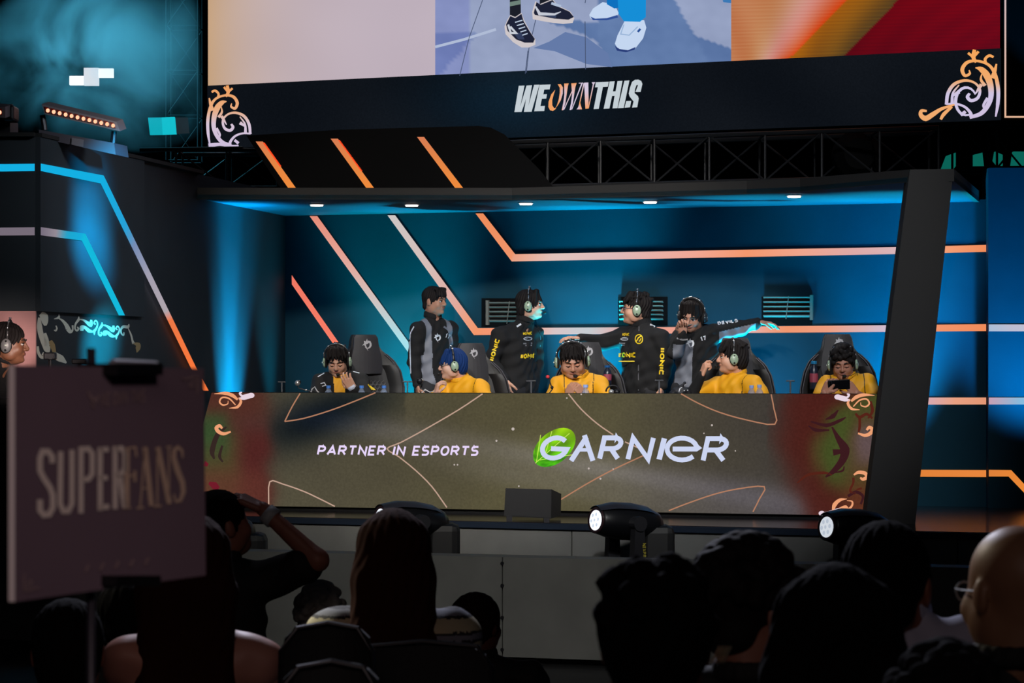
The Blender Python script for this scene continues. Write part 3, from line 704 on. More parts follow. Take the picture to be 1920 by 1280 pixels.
for P, c in (([(563, 737), (548, 762), (534, 790)], LN), ([(534, 790), (570, 784), (620, 769), (665, 752), (704, 736)], LN), ([(905, 738), (860, 768), (800, 803), (752, 829), (726, 841), (748, 856), (780, 882), (810, 912), (838, 951)], LN2),
             ([(504, 945), (506, 903), (530, 907), (570, 921), (600, 935), (628, 949)], LN2), ([(1066, 738), (1090, 767), (1120, 794), (1150, 815)], LN2), ([(1172, 828), (1205, 843)], LN2), ([(1208, 853), (1150, 880), (1100, 907), (1052, 936)], LN), ([(1277, 738), (1310, 756), (1350, 773), (1400, 787), (1453, 795), (1451, 765), (1446, 739)], LN), ([(1254, 957), (1290, 943), (1340, 926), (1385, 916), (1433, 912), (1424, 935), (1412, 959)], LN)):
    fl.rib(P, 2.4, c, .001, sm=0 if len(P) in (2,) else 3)
for x, y, r in ((962, 804, 3), (931, 826, 2), (1104, 878, 2), (1126, 897, 2), (1335, 797, 2), (1320, 812, 1.4), (1063, 746, 1.5), (973, 911, 1.6), (1379, 845, 1.3), (1090, 739, 1.5), (852, 871, 1.6), (858, 871, 1.6), (1150, 879, 1.5)): fl.ell(x, y, r, r, rgb(190, 178, 172), .0012, 8)
fl.build('line_artwork', DESK, dk, .001)
fl = Flat(); put_text(fl, 'PARTNER IN ESPORTS', 594, 853.5, 896, 854.5, 19, rgb(232, 214, 250), .002, shear=.22, th=.2, gap=.16)
fl.build('slogan_lettering', DESK, dk, .002, label='white slanted lettering PARTNER IN ESPORTS')
fl = Flat()
def lime(x, y):
    d = (x-1018)*.6+(y-860)*-.8; a = math.atan2(y-866, x-1005); v = 1+.18*math.sin(a*13)+.1*n2(x, y, .2)
    return rgb(min(255, (78+ (860-y)*1.1)*v), min(255, (168+(860-y)*.35)*v), 26)
for k in range(9):
    for j in range(28):
        a0, a1 = 2*PI*j/28, 2*PI*(j+1)/28; r0, r1 = k/9, (k+1)/9
        e = lambda a, r: (1039.5+r*(41*math.cos(a)*.95-36*math.sin(a)*.25), 838.5+r*(36*math.sin(a)-41*math.cos(a)*.18))
        fl.add([e(a0, r0), e(a0, r1), e(a1, r1), e(a1, r0)], [[0, 1, 2, 3]], lime)
for P in ([(1004, 868), (1030, 845), (1068, 812)], [(1006, 866), (1014, 815)], [(1012, 862), (1075, 852)], [(1022, 853), (1035, 808)]): fl.rib(P, 1.4, rgb(196, 232, 90), .0006)
fl.build('logo_disc', DESK, dk, .002, label='lime green leaf disc of the sponsor logo')
fl = Flat(); LW = rgb(204, 212, 240)
def gar(ch, x, w, y, h, th, sh=.17):
    g_, st = G[ch]
    for s in st:
        fl.rib([(x+p[0]/g_*w+sh*(p[1])*h, y-(th/2+p[1]*(h-th))) for p in s], th, LW, .001)
gar('G', 1013.5, 46, 863, 47, 9); 
fl.rib([(1071, 863.5), (1100, 819)], 9.5, LW, .001); fl.rib([(1096, 815.5), (1112, 863.5)], 9.5, LW, .001); fl.rib([(1083, 843), (1106, 843)], 6.5, LW, .001)
gar('R', 1124.5, 34, 864, 48, 9.2, .19); gar('N', 1177.5, 38, 865, 49, 9.2, .2); gar('I', 1236, .01, 866, 49.5, 10, .2)
gar('e', 1251, 56, 866.5, 50, 9, .0); gar('R', 1318.5, 38, 867.5, 50, 9.2, .18)
fl.build('brand_lettering', DESK, dk, .002, label='white lettering GARNIER')
fl = Flat(); PE = rgb(236, 160, 116); PW = rgb(230, 210, 222)
def tx(P, w, c, sm=4): fl.rib(P, w, c, .001, sm)
# end scrolls, right end then left end
for flip in (0, 1):
    if flip: m_ = lambda x, y: (1640-(x)+398 if 0 else 396+(1646-x), y-3)
    else: m_ = lambda x, y: (x, y)
    M_ = lambda L: [m_(*p) for p in L]
    cxy = m_(1571, 744); fl.ell(cxy[0], cxy[1], 6.5, 5, PW, .0012); tx(M_([(1572, 743), (1580, 744), (1588, 745), (1592, 740), (1588, 738)]), [7, 5, 4, 4, 2], PW); tx(M_([(1572, 745), (1584, 749), (1594, 750)]), [8, 7, 3], PW)
    tx(M_([(1594, 748), (1590, 756), (1597, 766), (1612, 768)]), [2, 5, 5, 1], PE); tx(M_([(1596, 752), (1606, 744), (1620, 740), (1640, 741)]), [4, 7, 6, 1], PE)
    tx(M_([(1600, 762), (1612, 750), (1625, 748), (1630, 756), (1624, 762), (1615, 760), (1614, 754)]), [2, 3, 3, 3, 3, 2, 1], PE)
    tx(M_([(1609, 812), (1622, 816), (1632, 812), (1636, 805), (1630, 801), (1625, 806)]), [3, 6, 7, 7, 6, 4], PE)
    if not flip:
        tx(M_([(1601, 890), (1610, 885), (1622, 887), (1626, 894), (1618, 898), (1613, 895)]), [3, 6, 7, 7, 6, 3], PE)
        fl.ell(1541, 962, 6, 4.6, PW, .0012); tx([(1543, 963), (1552, 961), (1564, 958), (1576, 955), (1588, 960)], [6, 5, 7, 6, 2], PW)
        tx([(1562, 958), (1565, 946), (1575, 937), (1588, 935)], [4, 8, 6, 1], PE); tx([(1580, 960), (1596, 950), (1598, 940), (1588, 938)], [2, 4, 3, 1], PE); tx([(1572, 955), (1586, 950), (1592, 960)], [5, 6, 2], PE)
DR = rgb(84, 34, 24); DR2 = rgb(58, 26, 30)
for P, w in (([(1520, 790), (1550, 797), (1575, 788), (1586, 782)], [3, 7, 6, 2]), ([(1548, 786), (1562, 780), (1572, 768)], [2, 9, 2]), ([(1560, 800), (1572, 822), (1584, 842), (1580, 862), (1564, 882), (1548, 894)], [3, 10, 18, 14, 10, 3]), ([(1562, 848), (1578, 846)], [12, 8]), ([(1516, 798), (1530, 806), (1555, 806)], [2, 7, 3]), ([(1495, 905), (1515, 890), (1545, 886), (1560, 890)], [2, 5, 5, 2]), ([(1565, 886), (1580, 882), (1583, 874)], [2, 4, 2]),
             ([(1604, 775), (1612, 782), (1625, 776), (1636, 784)], [4, 6, 5, 4]), ([(1612, 784), (1612, 800), (1610, 810)], [5, 5, 4]), ([(1632, 752), (1636, 770), (1628, 784)], [5, 6, 3]), ([(1604, 925), (1594, 920), (1600, 905), (1600, 895)], [5, 4, 4, 5]), ([(1590, 930), (1605, 922), (1618, 930), (1614, 945)], [5, 6, 5, 4]), ([(1616, 915), (1606, 918)], [4, 3])):
    fl.rib(P, w, DR if P[0][0] > 1590 or P[0][0] < 1500 else DR2, .0004, 4)
for P, w in (([(425, 800), (408, 815), (398, 845), (402, 860)], [3, 9, 10, 3]), ([(417, 835), (412, 855), (418, 866)], [4, 6, 3]), ([(383, 868), (390, 872)], [10, 6]), ([(392, 905), (402, 910), (410, 916)], [5, 14, 8])):
    fl.rib(P, w, rgb(52, 38, 34) if P[0][1] < 860 else rgb(110, 26, 40), .0004, 4)
fl.build('scroll_artwork', DESK, dk, .002)
# ================================================================ BODIES: smooth-blended solids meshed as one surface
def cap(a, b, ra, rb=None, k=.02): return ('c', np.array(a, float), np.array(b, float), ra, ra if rb is None else rb, k, 1)
def ell(c, r, R=None, k=.02, sign=1): return ('e', np.array(c, float), np.array(r, float), np.eye(3) if R is None else np.array(R, float), None, k, sign)
def cut(p): return p[:6]+(-1,)
def field(prims, P_axes, lo, vox, shape):
    Fd = np.full(shape, 0.2)
    for p in prims:
        if p[0] == 'c': mn = np.minimum(p[1]-p[3], p[2]-p[4]); mn = np.minimum(mn, np.minimum(p[1]-p[4], p[2]-p[4])); mx = np.maximum(p[1]+max(p[3], p[4]), p[2]+max(p[3], p[4])); mn = np.minimum(p[1], p[2])-max(p[3], p[4])
        else: rr = np.sqrt(((p[3]*p[2][None, :])**2).sum(1)); mn = p[1]-rr; mx = p[1]+rr
        m = p[5]+3*vox
        i0 = np.maximum(0, np.floor((mn-m-lo)/vox).astype(int)); i1 = np.minimum(shape, np.ceil((mx+m-lo)/vox).astype(int)+1)
        if (i1 <= i0).any(): continue
        X, Y, Z = np.meshgrid(*[lo[a]+vox*np.arange(i0[a], i1[a]) for a in range(3)], indexing='ij')
        if p[0] == 'c':
            a, b = p[1], p[2]; d = b-a; L = max(1e-9, d.dot(d))
            t = np.clip(((X-a[0])*d[0]+(Y-a[1])*d[1]+(Z-a[2])*d[2])/L, 0, 1)
            dist = np.sqrt((X-a[0]-t*d[0])**2+(Y-a[1]-t*d[1])**2+(Z-a[2]-t*d[2])**2)-(p[3]+(p[4]-p[3])*t)
        else:
            R = p[3]; dx, dy, dz = X-p[1][0], Y-p[1][1], Z-p[1][2]
            u = (R[0, 0]*dx+R[1, 0]*dy+R[2, 0]*dz)/p[2][0]; v = (R[0, 1]*dx+R[1, 1]*dy+R[2, 1]*dz)/p[2][1]; w = (R[0, 2]*dx+R[1, 2]*dy+R[2, 2]*dz)/p[2][2]
            k0 = np.sqrt(u*u+v*v+w*w); k1 = np.sqrt((u/p[2][0])**2+(v/p[2][1])**2+(w/p[2][2])**2)+1e-9
            dist = k0*(k0-1)/k1; dist = np.where(k0 < 1e-4, -p[2].min(), dist)
        sl = tuple(slice(i0[a], i1[a]) for a in range(3)); A = Fd[sl]; k = max(p[5], 1e-4)
        if p[6] > 0:
            h = np.clip(.5+.5*(A-dist)/k, 0, 1); Fd[sl] = A+(dist-A)*h-k*h*(1-h)
        else:
            h = np.clip(.5-.5*(A+dist)/k, 0, 1); Fd[sl] = A+(-dist-A)*h+k*h*(1-h)
    return Fd
def surf(prims, vox, disp=None):
    prims = [p for p in prims]
    lo = np.full(3, 1e9); hi = np.full(3, -1e9)
    for p in prims:
        if p[6] < 0: continue
        if p[0] == 'c': r = max(p[3], p[4]); lo = np.minimum(lo, np.minimum(p[1], p[2])-r); hi = np.maximum(hi, np.maximum(p[1], p[2])+r)
        else: rr = np.sqrt(((p[3]*p[2][None, :])**2).sum(1)); lo = np.minimum(lo, p[1]-rr); hi = np.maximum(hi, p[1]+rr)
    lo = lo-4*vox; hi = hi+4*vox
    shape = np.ceil((hi-lo)/vox).astype(int)+1
    D = field(prims, None, lo, vox, tuple(shape))
    if disp is not None:
        near = np.abs(D) < .03; I = np.argwhere(near); Pw = lo+I*vox; D[near] += disp(Pw)
    S = D < 0
    c = S[:-1, :-1, :-1].astype(np.int8)
    tot = np.zeros(c.shape, np.int8)
    for a in (0, 1):
        for b in (0, 1):
            for d in (0, 1):
                tot += S[a:S.shape[0]-1+a, b:S.shape[1]-1+b, d:S.shape[2]-1+d]
    act = (tot > 0) & (tot < 8); idx = np.argwhere(act)
    ids = np.full(act.shape, -1, np.int64); ids[act] = np.arange(len(idx))
    acc = np.zeros((len(idx), 3)); cnt = np.zeros(len(idx))
    cor = [(a, b, d) for a in (0, 1) for b in (0, 1) for d in (0, 1)]
    for A in cor:
        for ax in range(3):
            if A[ax]: continue
            B = list(A); B[ax] = 1
            fa = D[idx[:, 0]+A[0], idx[:, 1]+A[1], idx[:, 2]+A[2]]; fb = D[idx[:, 0]+B[0], idx[:, 1]+B[1], idx[:, 2]+B[2]]
            m = (fa < 0) != (fb < 0); t = fa[m]/(fa[m]-fb[m]); q = np.tile(np.array(A, float), (m.sum(), 1)); q[:, ax] = t
            acc[m] += q; cnt[m] += 1
    V = lo+vox*(idx+acc/cnt[:, None])
    faces = []
    for ax in range(3):
        o1, o2 = [(1, 2), (2, 0), (0, 1)][ax]
        sa = [slice(None)]*3; sb = [slice(None)]*3; sa[ax] = slice(0, -1); sb[ax] = slice(1, None)
        Sa, Sb = S[tuple(sa)], S[tuple(sb)]
        E = np.argwhere(Sa != Sb)
        ok = (E[:, o1] > 0) & (E[:, o2] > 0) & (E[:, o1] < ids.shape[o1]) & (E[:, o2] < ids.shape[o2]) & (E[:, ax] < ids.shape[ax]); E = E[ok]
        u = np.zeros(3, int); w = np.zeros(3, int); u[o1] = 1; w[o2] = 1
        g = lambda M: ids[M[:, 0], M[:, 1], M[:, 2]]
        q = np.stack([g(E-u-w), g(E-w), g(E), g(E-u)], 1)
        fl_ = ~Sa[E[:, 0], E[:, 1], E[:, 2]]
        q[fl_] = q[fl_][:, ::-1]
        faces.append(q)
    Q = np.concatenate(faces); Q = Q[(Q >= 0).all(1)]
    return V, Q

SKINS = {}
def skin(r, g, b):
    k = (r, g, b)
    if k not in SKINS:
        m = mat('skin_%d' % len(SKINS), rgb(r, g, b), .5, noise=.06, nscale=30)
        m.node_tree.nodes['Principled BSDF'].inputs['Subsurface Weight'].default_value = .08
        m.node_tree.nodes['Principled BSDF'].inputs['Subsurface Radius'].default_value = (.01, .004, .002)
        SKINS[k] = m
    return SKINS[k]
def Rz(a): return np.array(Matrix.Rotation(a, 3, 'Z'))
def headM(yaw, pitch, roll):
    """local +Y is the face; yaw 0 looks away from the camera, 180 at it, +90 to image left, -90 to image right; pitch>0 looks down"""
    return np.array(Matrix.Rotation(math.radians(yaw), 3, 'Z') @ Matrix.Rotation(math.radians(-pitch), 3, 'X') @ Matrix.Rotation(math.radians(roll), 3, 'Y'))
class Head:
    def __init__(s, c, yaw=180, pitch=0, roll=0, sc=1.0): s.c = np.array(c, float); s.M = headM(yaw, pitch, roll); s.sc = sc
    def p(s, x, y, z): return s.c+s.M @ (np.array((x, y, z))*s.sc)
    def c_(s, a, b, ra, rb=None, k=.01): return cap(s.p(*a), s.p(*b), ra*s.sc, (ra if rb is None else rb)*s.sc, k)
    def e_(s, c, r, k=.01, sign=1, rot=0.0):
        M = s.M if not rot else s.M @ np.array(Matrix.Rotation(rot, 3, 'Y'))
        return ell(s.p(*c), np.array(r)*s.sc, M, k, sign)
def head_prims(h, neck, chub=0.0, detail=True):
    c = chub
    L = [h.e_((0, -.012, .030), (.073+c*.5, .093, .086), .02), h.e_((0, .030, -.028), (.058+c, .060, .084), .02), h.e_((0, .046, -.078), (.036+c, .040, .032), .02),
         h.e_((.052+c, .010, -.055), (.018, .035, .035), .025), h.e_((-.052-c, .010, -.055), (.018, .035, .035), .025),
         h.e_((.036+c, .058, -.028), (.024, .024, .026), .02), h.e_((-.036-c, .058, -.028), (.024, .024, .026), .02),
         cap(h.p(0, -.030, -.045), neck, .052+c*.6, .058+c*.6, .03)]
    for s_ in (1, -1):
        L += [h.e_((s_*.078, -.008, -.006), (.009, .019, .031), .006), h.e_((s_*.071, .000, -.020), (.010, .012, .014), .006)]
    if detail:
        L += [h.e_((0, .078, .026), (.046, .016, .011), .014), h.c_((0, .088, .014), (0, .107, -.018), .0075, .011, .008), h.e_((0, .102, -.024), (.014, .013, .010), .007),
              h.e_((.013, .094, -.026), (.008, .010, .008), .004), h.e_((-.013, .094, -.026), (.008, .010, .008), .004),
              h.e_((.031, .094, .006), (.017, .012, .010), .010, -1), h.e_((-.031, .094, .006), (.017, .012, .010), .010, -1),
              h.e_((0, .086, -.050), (.024, .012, .010), .008), h.e_((0, .078, -.086), (.018, .016, .014), .012)]
    return L
def face_parts(h, root, skn, look='open', brow=rgb(22, 18, 16), lips=(128, 70, 62), chub=0.0):
    eyeW = mat('eye_white', rgb(205, 200, 196), .3); eyeB = mat('eye_dark', rgb(18, 12, 10), .2); BRW = mat('eyebrow_hair', brow, .8)
    for s_ in (1, -1):
        q = MB(); T = Matrix.Translation(Vector(h.p(s_*.031, .0775, .004))) @ Matrix(h.M.tolist()).to_4x4()
        if look == 'open':
            q.ell((0, 0, 0), (.0135*h.sc, .0105*h.sc, .0068*h.sc), T, 0, 12, 8); q.ell((0, .0075*h.sc, 0), (.0062*h.sc, .0045*h.sc, .0064*h.sc), T, 1, 10, 6)
            q.build('eye', [eyeW, eyeB], root, smooth=True)
            V, Q = surf([h.c_((s_*.016, .088, .0085), (s_*.031, .0895, .0125), .0022, .0026, .002), h.c_((s_*.031, .0895, .0125), (s_*.047, .079, .0075), .0026, .002, .002)], .0018*h.sc)
            obj('eyelash', V, Q, eyeB, root, smooth=True)
        else:
            V, Q = surf([h.e_((s_*.031, .0795, .004), (.0155, .0085, .009), .003)], .0025); obj('eyelid', V, Q, skn, root, smooth=True)
            V, Q = surf([h.c_((s_*.017, .0865, .000), (s_*.031, .0888, -.0045), .002, .0026, .002), h.c_((s_*.031, .0888, -.0045), (s_*.046, .079, -.001), .0026, .002, .002)], .0018*h.sc)
            obj('eyelash', V, Q, eyeB, root, smooth=True)
        V, Q = surf([h.c_((s_*.013, .0915, .024), (s_*.032, .0915, .031), .0036, .004, .003), h.c_((s_*.032, .0915, .031), (s_*.052, .075, .027), .004, .0022, .003)], .0022*h.sc)
        obj('eyebrow', V, Q, BRW, root, smooth=True)
    V, Q = surf([h.e_((0, .0915, -.0465), (.021, .0075, .0042), .003), h.e_((0, .0915, -.0545), (.018, .0075, .005), .002)], .0022*h.sc)
    obj('lips', V, Q, mat('lips_%d%d%d' % lips, rgb(*lips), .45), root, smooth=True)
def hair_prims(h, style, rnd):
    L = [h.e_((0, -.018, .038), (.083, .102, .090), .02)]
    face = h.e_((0, .098, -.050), (.064, .078, .100), .012, -1)
    nape = h.e_((0, -.01, -.150), (.12, .16, .105), .015, -1)
    if style in ('short', 'side', 'fringe', 'messy', 'curly'):
        L += [face, nape, h.c_((.074, .012, .02), (.072, .018, -.02), .010, .005), h.c_((-.074, .012, .02), (-.072, .018, -.02), .010, .005), h.e_((0, -.055, -.035), (.062, .050, .05), .02)]
        if style == 'side':
            for i in range(11): x = -.06+i*.012; L.append(h.c_((x, .05, .105), (x+.012, .092-.3*abs(x), .052-.012*math.sin(i*2.1)), .014, .006, .012))
        if style == 'fringe':
            for i in range(13): x = -.066+i*.011; L.append(h.c_((x*.9, .04, .11), (x+.004*math.sin(i*3), .094-.35*abs(x), .034-.010*math.sin(i*1.7)), .014, .005, .008))
        if style == 'messy':
            for i in range(16): x = -.07+i*.0093; L.append(h.c_((x*.8, .03+.02*math.sin(i), .115), (x+.012*math.sin(i*5), .098-.35*abs(x), .058+.016*math.sin(i*2.7)), .016, .006, .010))
            for i in range(26):
                a = rnd.uniform(0, 2*PI); e = rnd.uniform(.35, 1.3); r_ = (.084*math.cos(a)*math.cos(e), -.018+.104*math.sin(a)*math.cos(e), .038+.092*math.sin(e))
                L.append(h.c_(r_, (r_[0]*1.12+.01*rnd.uniform(-1, 1), r_[1]*1.1-.004, r_[2]+.004), .015, .006, .008))
        if style == 'curly':
            for i in range(120):
                a = rnd.uniform(0, 2*PI); e = rnd.uniform(-.35, 1.5); x, y, z = .086*math.cos(a)*math.cos(e), -.018+.108*math.sin(a)*math.cos(e), .042+.098*math.sin(e)
                if y > .06 and z < .06: continue
                if z < -.02 and y > -.02: continue
                L.append(h.e_((x, y, z), (.017, .017, .017), .005))
    elif style == 'bob':   # chin-length, over the ears, with curtain fringe
        L += [h.c_((.07, -.01, .04), (.078, .012, -.045), .022, .013, .02), h.c_((-.07, -.01, .04), (-.078, .012, -.045), .022, .013, .02), h.e_((0, -.06, -.03), (.075, .05, .075), .02), face]
        for s_ in (1, -1):
            for i in range(5): L.append(h.c_((s_*.012*i, .05, .112), (s_*(.026+.011*i), .088-.012*i, .032-.014*i), .014, .006, .01))
    elif style == 'long':
        pass
    return L
def strands(h, amp=.0035, f=46.0):
    Mi = h.M.T
    def d(P):
        q = (P-h.c) @ h.M
        a = np.arctan2(q[:, 0], q[:, 1]+.01); r = np.hypot(q[:, 0], q[:, 1])
        return amp*np.sin(a*f*.55+q[:, 2]*60+np.sin(q[:, 2]*35)*1.5)*np.clip(r/.05, 0, 1)+amp*.5*np.sin(q[:, 0]*260+q[:, 1]*70)
    return d
def hand_prims(wr, d, nrm, curl=25, side=1, sc=1.0, fingers=(1, 1, 1, 1), thumb=35, spread=.1):
    """wr wrist, d direction of the palm, nrm the way the palm faces, side = which side the thumb leaves"""
    wr = Vector(wr); d = Vector(d).normalized(); nrm = Vector(nrm); nrm = (nrm-d*nrm.dot(d)).normalized(); w = d.cross(nrm).normalized()*side
    L = []; pl = .088*sc
    lens = [.070, .078, .073, .056]
    for i in range(4):
        o = (1.5-i)*.0205*sc; root = wr+d*(pl-(.006 if i in (0, 2) else 0)-(.014 if i == 3 else 0))+w*o
        L.append(cap(wr+w*o*.7+d*.01, root, .0135*sc, .0118*sc, .012))
        p = root; ang = math.radians(curl if fingers[i] else 78); dd = (d+w*(1.5-i)*spread).normalized(); ln = lens[i]*sc
        rot = 0
        for j, fr_ in enumerate((.45, .32, .23)):
            rot += ang*(.8 if j == 0 else 1.0); e = dd*math.cos(rot)+nrm*math.sin(rot); q = p+e*ln*fr_
            L.append(cap(p, q, (.0092-.0010*j)*sc, (.0084-.0012*j)*sc, .003)); p = q
    r0 = wr+d*.022*sc+w*.026*sc; t = math.radians(thumb)
    r1 = r0+(d*.55+w*.65+nrm*.35).normalized()*.036*sc; r2 = r1+(d*.85+w*.25*math.cos(t)+nrm*math.sin(t)).normalized()*.030*sc; r3 = r2+(d*.9-w*.1+nrm*math.sin(t)*1.1).normalized()*.024*sc
    L += [cap(wr+d*.01, r1, .0145*sc, .0115*sc, .012), cap(r1, r2, .0105*sc, .0095*sc, .004), cap(r2, r3, .0093*sc, .0075*sc, .003)]
    return L
def torso_frame(shL, shR, hip, yaw):
    up = (shL+shR)/2-hip; up = up/np.linalg.norm(up); f = np.array((-math.sin(yaw), math.cos(yaw), 0)); f = f-up*f.dot(up); f /= np.linalg.norm(f)
    s = np.cross(f, up); return np.stack([s, f, up], 1)
def torso_prims(J, R, inf=0.0, bulk=1.0, k=.05):
    shL, shR, hip = J['shL'], J['shR'], J['hip']; sc = (shL+shR)/2
    b = bulk
    L = [ell(sc+(hip-sc)*.30, (.150*b+inf, .098*b+inf, .19+inf), R, k), ell(sc+(hip-sc)*.68, (.138*b+inf, .096*b+inf, .17+inf), R, k), ell(hip, (.155*b+inf, .108*b+inf, .13+inf), R, k),
         cap(shL, shR, .050+inf, None, k), cap(J['neck'], shL*.75+sc*.25, .040+inf*.6, .048+inf, .03), cap(J['neck'], shR*.75+sc*.25, .040+inf*.6, .048+inf, .03)]
    return L
def person(name, label, P, group=None, hair='short', hcol=(24, 20, 20), skn=(176, 128, 104), top=None, look='open', chub=0.0, bulk=1.0, pants=(26, 27, 32), detail=True, vox=.0065, hsc=1.0, hair_extra=None, cat='person', hd_detail=None, seated_dir=None, hair_mat=None, lips=(128, 72, 64)):
    """P: dictionary of joints, each (px, py, depth)"""
    J = {k: np.array(W(*v), float) for k, v in P.items() if k in ('head', 'neck', 'shL', 'shR', 'elL', 'elR', 'wrL', 'wrR', 'hip')}
    yaw = math.radians(P['tyaw'])
    base = Vector((J['hip'][0], J['hip'][1], P.get('floor', 0.0)))
    root = thing(name, label, cat, base, group)
    h = Head(J['head'], *P['look'], sc=hsc); R = torso_frame(J['shL'], J['shR'], J['hip'], yaw)
    S = skin(*skn)
    # one continuous body
    fine = head_prims(h, J['neck'], chub, detail)
    V1, Q1 = surf(fine, .0038 if detail else .006)
    body = [cap(J['neck'], (J['shL']+J['shR'])/2*.6+J['neck']*.4, .055, .06, .03)]+torso_prims(J, R, -.006, bulk)
    for s_ in ('L', 'R'):
        if 'el'+s_ in J:
            body += [cap(J['sh'+s_], J['el'+s_], .046, .037, .03), cap(J['el'+s_], J['wr'+s_], .037, .026, .02)]
    fl_ = P.get('floor', 0.0); side = R[:, 0]; leg = []
    fw = np.array((-math.sin(yaw), math.cos(yaw), 0)) if seated_dir is None else np.array(seated_dir, float)
    for k_ in (1, -1):
        hj = J['hip']+side*k_*.09-np.array((0, 0, .04))
        if P['mode'] == 'stand': kn = hj*1.0; kn[2] = fl_+.48; kn = kn+fw*.02; an = kn.copy(); an[2] = fl_+.08; an = an-fw*.02
        else: kn = hj+fw*.40; kn[2] = fl_+.50; an = kn+fw*.06; an[2] = fl_+.08
        leg += [cap(hj, kn, .085, .055, .03), cap(kn, an, .052, .036, .03), cap(an-np.array((0, 0, .03)), an+fw*.15-np.array((0, 0, .035)), .040, .036, .02)]
    body += leg
    V2, Q2 = surf(body, vox*1.5)
    Vs, Qs = [V1, V2], [Q1, Q2+len(V1)]
    n = len(V1)+len(V2)
    for s_ in ('L', 'R'):
        hd = P.get('hand'+s_)
        if hd:
            V3, Q3 = surf(hand_prims(J['wr'+s_], **hd), .0030); Vs.append(V3); Qs.append(Q3+n); n += len(V3)
    obj('body', np.concatenate(Vs), np.concatenate(Qs), S, root, smooth=True)
    if detail: face_parts(h, root, S, look, lips=lips, chub=chub)
    # hair
    if hair:
        rnd = random.Random(len(label)*7+1)
        hp = hair_prims(h, hair, rnd)+(hair_extra(h, rnd) if hair_extra else [])
        V, Q = surf(hp, .004 if detail else .006, strands(h, .003 if detail else .0018) if hair != 'curly' else None)
        hm = hair_mat or mat('hair_%d_%d_%d_%d' % (hcol+(int(detail),)), rgb(*(hcol if detail else [v*.6 for v in hcol])), .75 if detail else .9, spec=.2 if detail else .08)
        obj('hair', V, Q, hm, root, smooth=True)
    # trousers
    tq = [(p[0], p[1], p[2], p[3]+.012, p[4]+.012, p[5], 1) for p in leg if p[3] > .045]+[ell(J['hip']-np.array((0, 0, .04)), (.165*bulk, .118*bulk, .11), R, .05)]
    V, Q = surf(tq, .011); obj('trousers', V, Q, mat('trousers_%d' % sum(pants), rgb(*pants), .8), root, smooth=True)
    sh = [(p[0], p[1], p[2], p[3]+.008, p[4]+.01, p[5], 1) for p in leg if p[3] == .040]
    for x in sh: V, Q = surf([x], .012); obj('shoe', V, Q, mat('shoe_black', rgb(20, 20, 22), .5), root, smooth=True)
    # top
    garment = None
    if top:
        inf = top.get('inf', .012); ts = []
        for p in torso_prims(J, R, inf, bulk): ts.append(p)
        for s_ in ('L', 'R'):
            if 'el'+s_ not in J: continue
            a, b, c = J['sh'+s_], J['el'+s_], J['wr'+s_]
            if top.get('sleeve', 'long') == 'long': ts += [cap(a, b, .056+inf*.6, .048+inf*.6, .03), cap(b, c-(c-b)*.10, .047+inf*.6, .036+inf*.3, .02)]
            elif top['sleeve'] == 'short': ts += [cap(a, a+(b-a)*.72, .058+inf*.6, .054+inf*.8, .03)]
        nk = J['neck']; up = R[:, 2]
        fold = top.get('fold', .004)
        def disp(Pw, ph=len(label)*1.3):
            q = (Pw-J['hip']) @ R
            return fold*1.5*((np.sin(q[:, 2]*30+q[:, 0]*26+ph+2*np.sin(q[:, 0]*13))**2-.5)*.8+np.sin(q[:, 0]*62-q[:, 2]*31+ph)*.4+np.sin(q[:, 0]*17+q[:, 2]*71+ph)*.3)
        cut_ = [('e', nk+up*.055+(h.c-nk)*.1, np.array((.060+chub, .066+chub, .07)), R, None, .012, -1)]
        V, Q = surf(ts+cut_, vox, disp)
        mats = [mat(*m) if isinstance(m, tuple) else m for m in top['mats']]; mi = None
        if 'fn' in top:
            C = V[Q].mean(1); q = (C-J['hip']) @ R; mi = top['fn'](C, q, J)
        garment = obj(top.get('name', 'shirt'), V, Q, mats, root, smooth=True, mi=mi)
        # collar
        if top.get('collar', True):
            ring = []; cr, ch_ = .062+chub, top.get('ch', .020)
            for k_ in range(20):
                a = 2*PI*k_/20
                if top.get('open') and abs(((a-PI/2+PI) % (2*PI))-PI) < top['open']: continue
                pt = nk+R @ np.array((cr*math.cos(a), cr*1.02*math.sin(a)+.004, .022-.02*max(0, math.sin(a))))
                a2 = a+2*PI/20; p2 = nk+R @ np.array((cr*math.cos(a2), cr*1.02*math.sin(a2)+.004, .022-.02*max(0, math.sin(a2))))
                ring += [cap(pt, p2, .010, None, .008), cap(pt+up*ch_*.5, p2+up*ch_*.5, .0085, None, .008), cap(pt+up*ch_, p2+up*ch_, .007, None, .008)]
            V, Q = surf(ring, .0045); obj('collar', V, Q, mat(*top['cmat']) if 'cmat' in top else mats[0], root, smooth=True)
    bpy.context.view_layer.update()
    root['_'] = 0; del root['_']
    return root, h, J, garment, R
def bvh_of(*objs):
    vs, fs = [], []
    for o in objs:
        n = len(vs); g = origin(o); vs += [Vector(v.co)+g for v in o.data.vertices]; fs += [[i+n for i in p.vertices] for p in o.data.polygons]
    return BVHTree.FromPolygons(vs, fs)
CAMP = Vector((0, 0, CH))
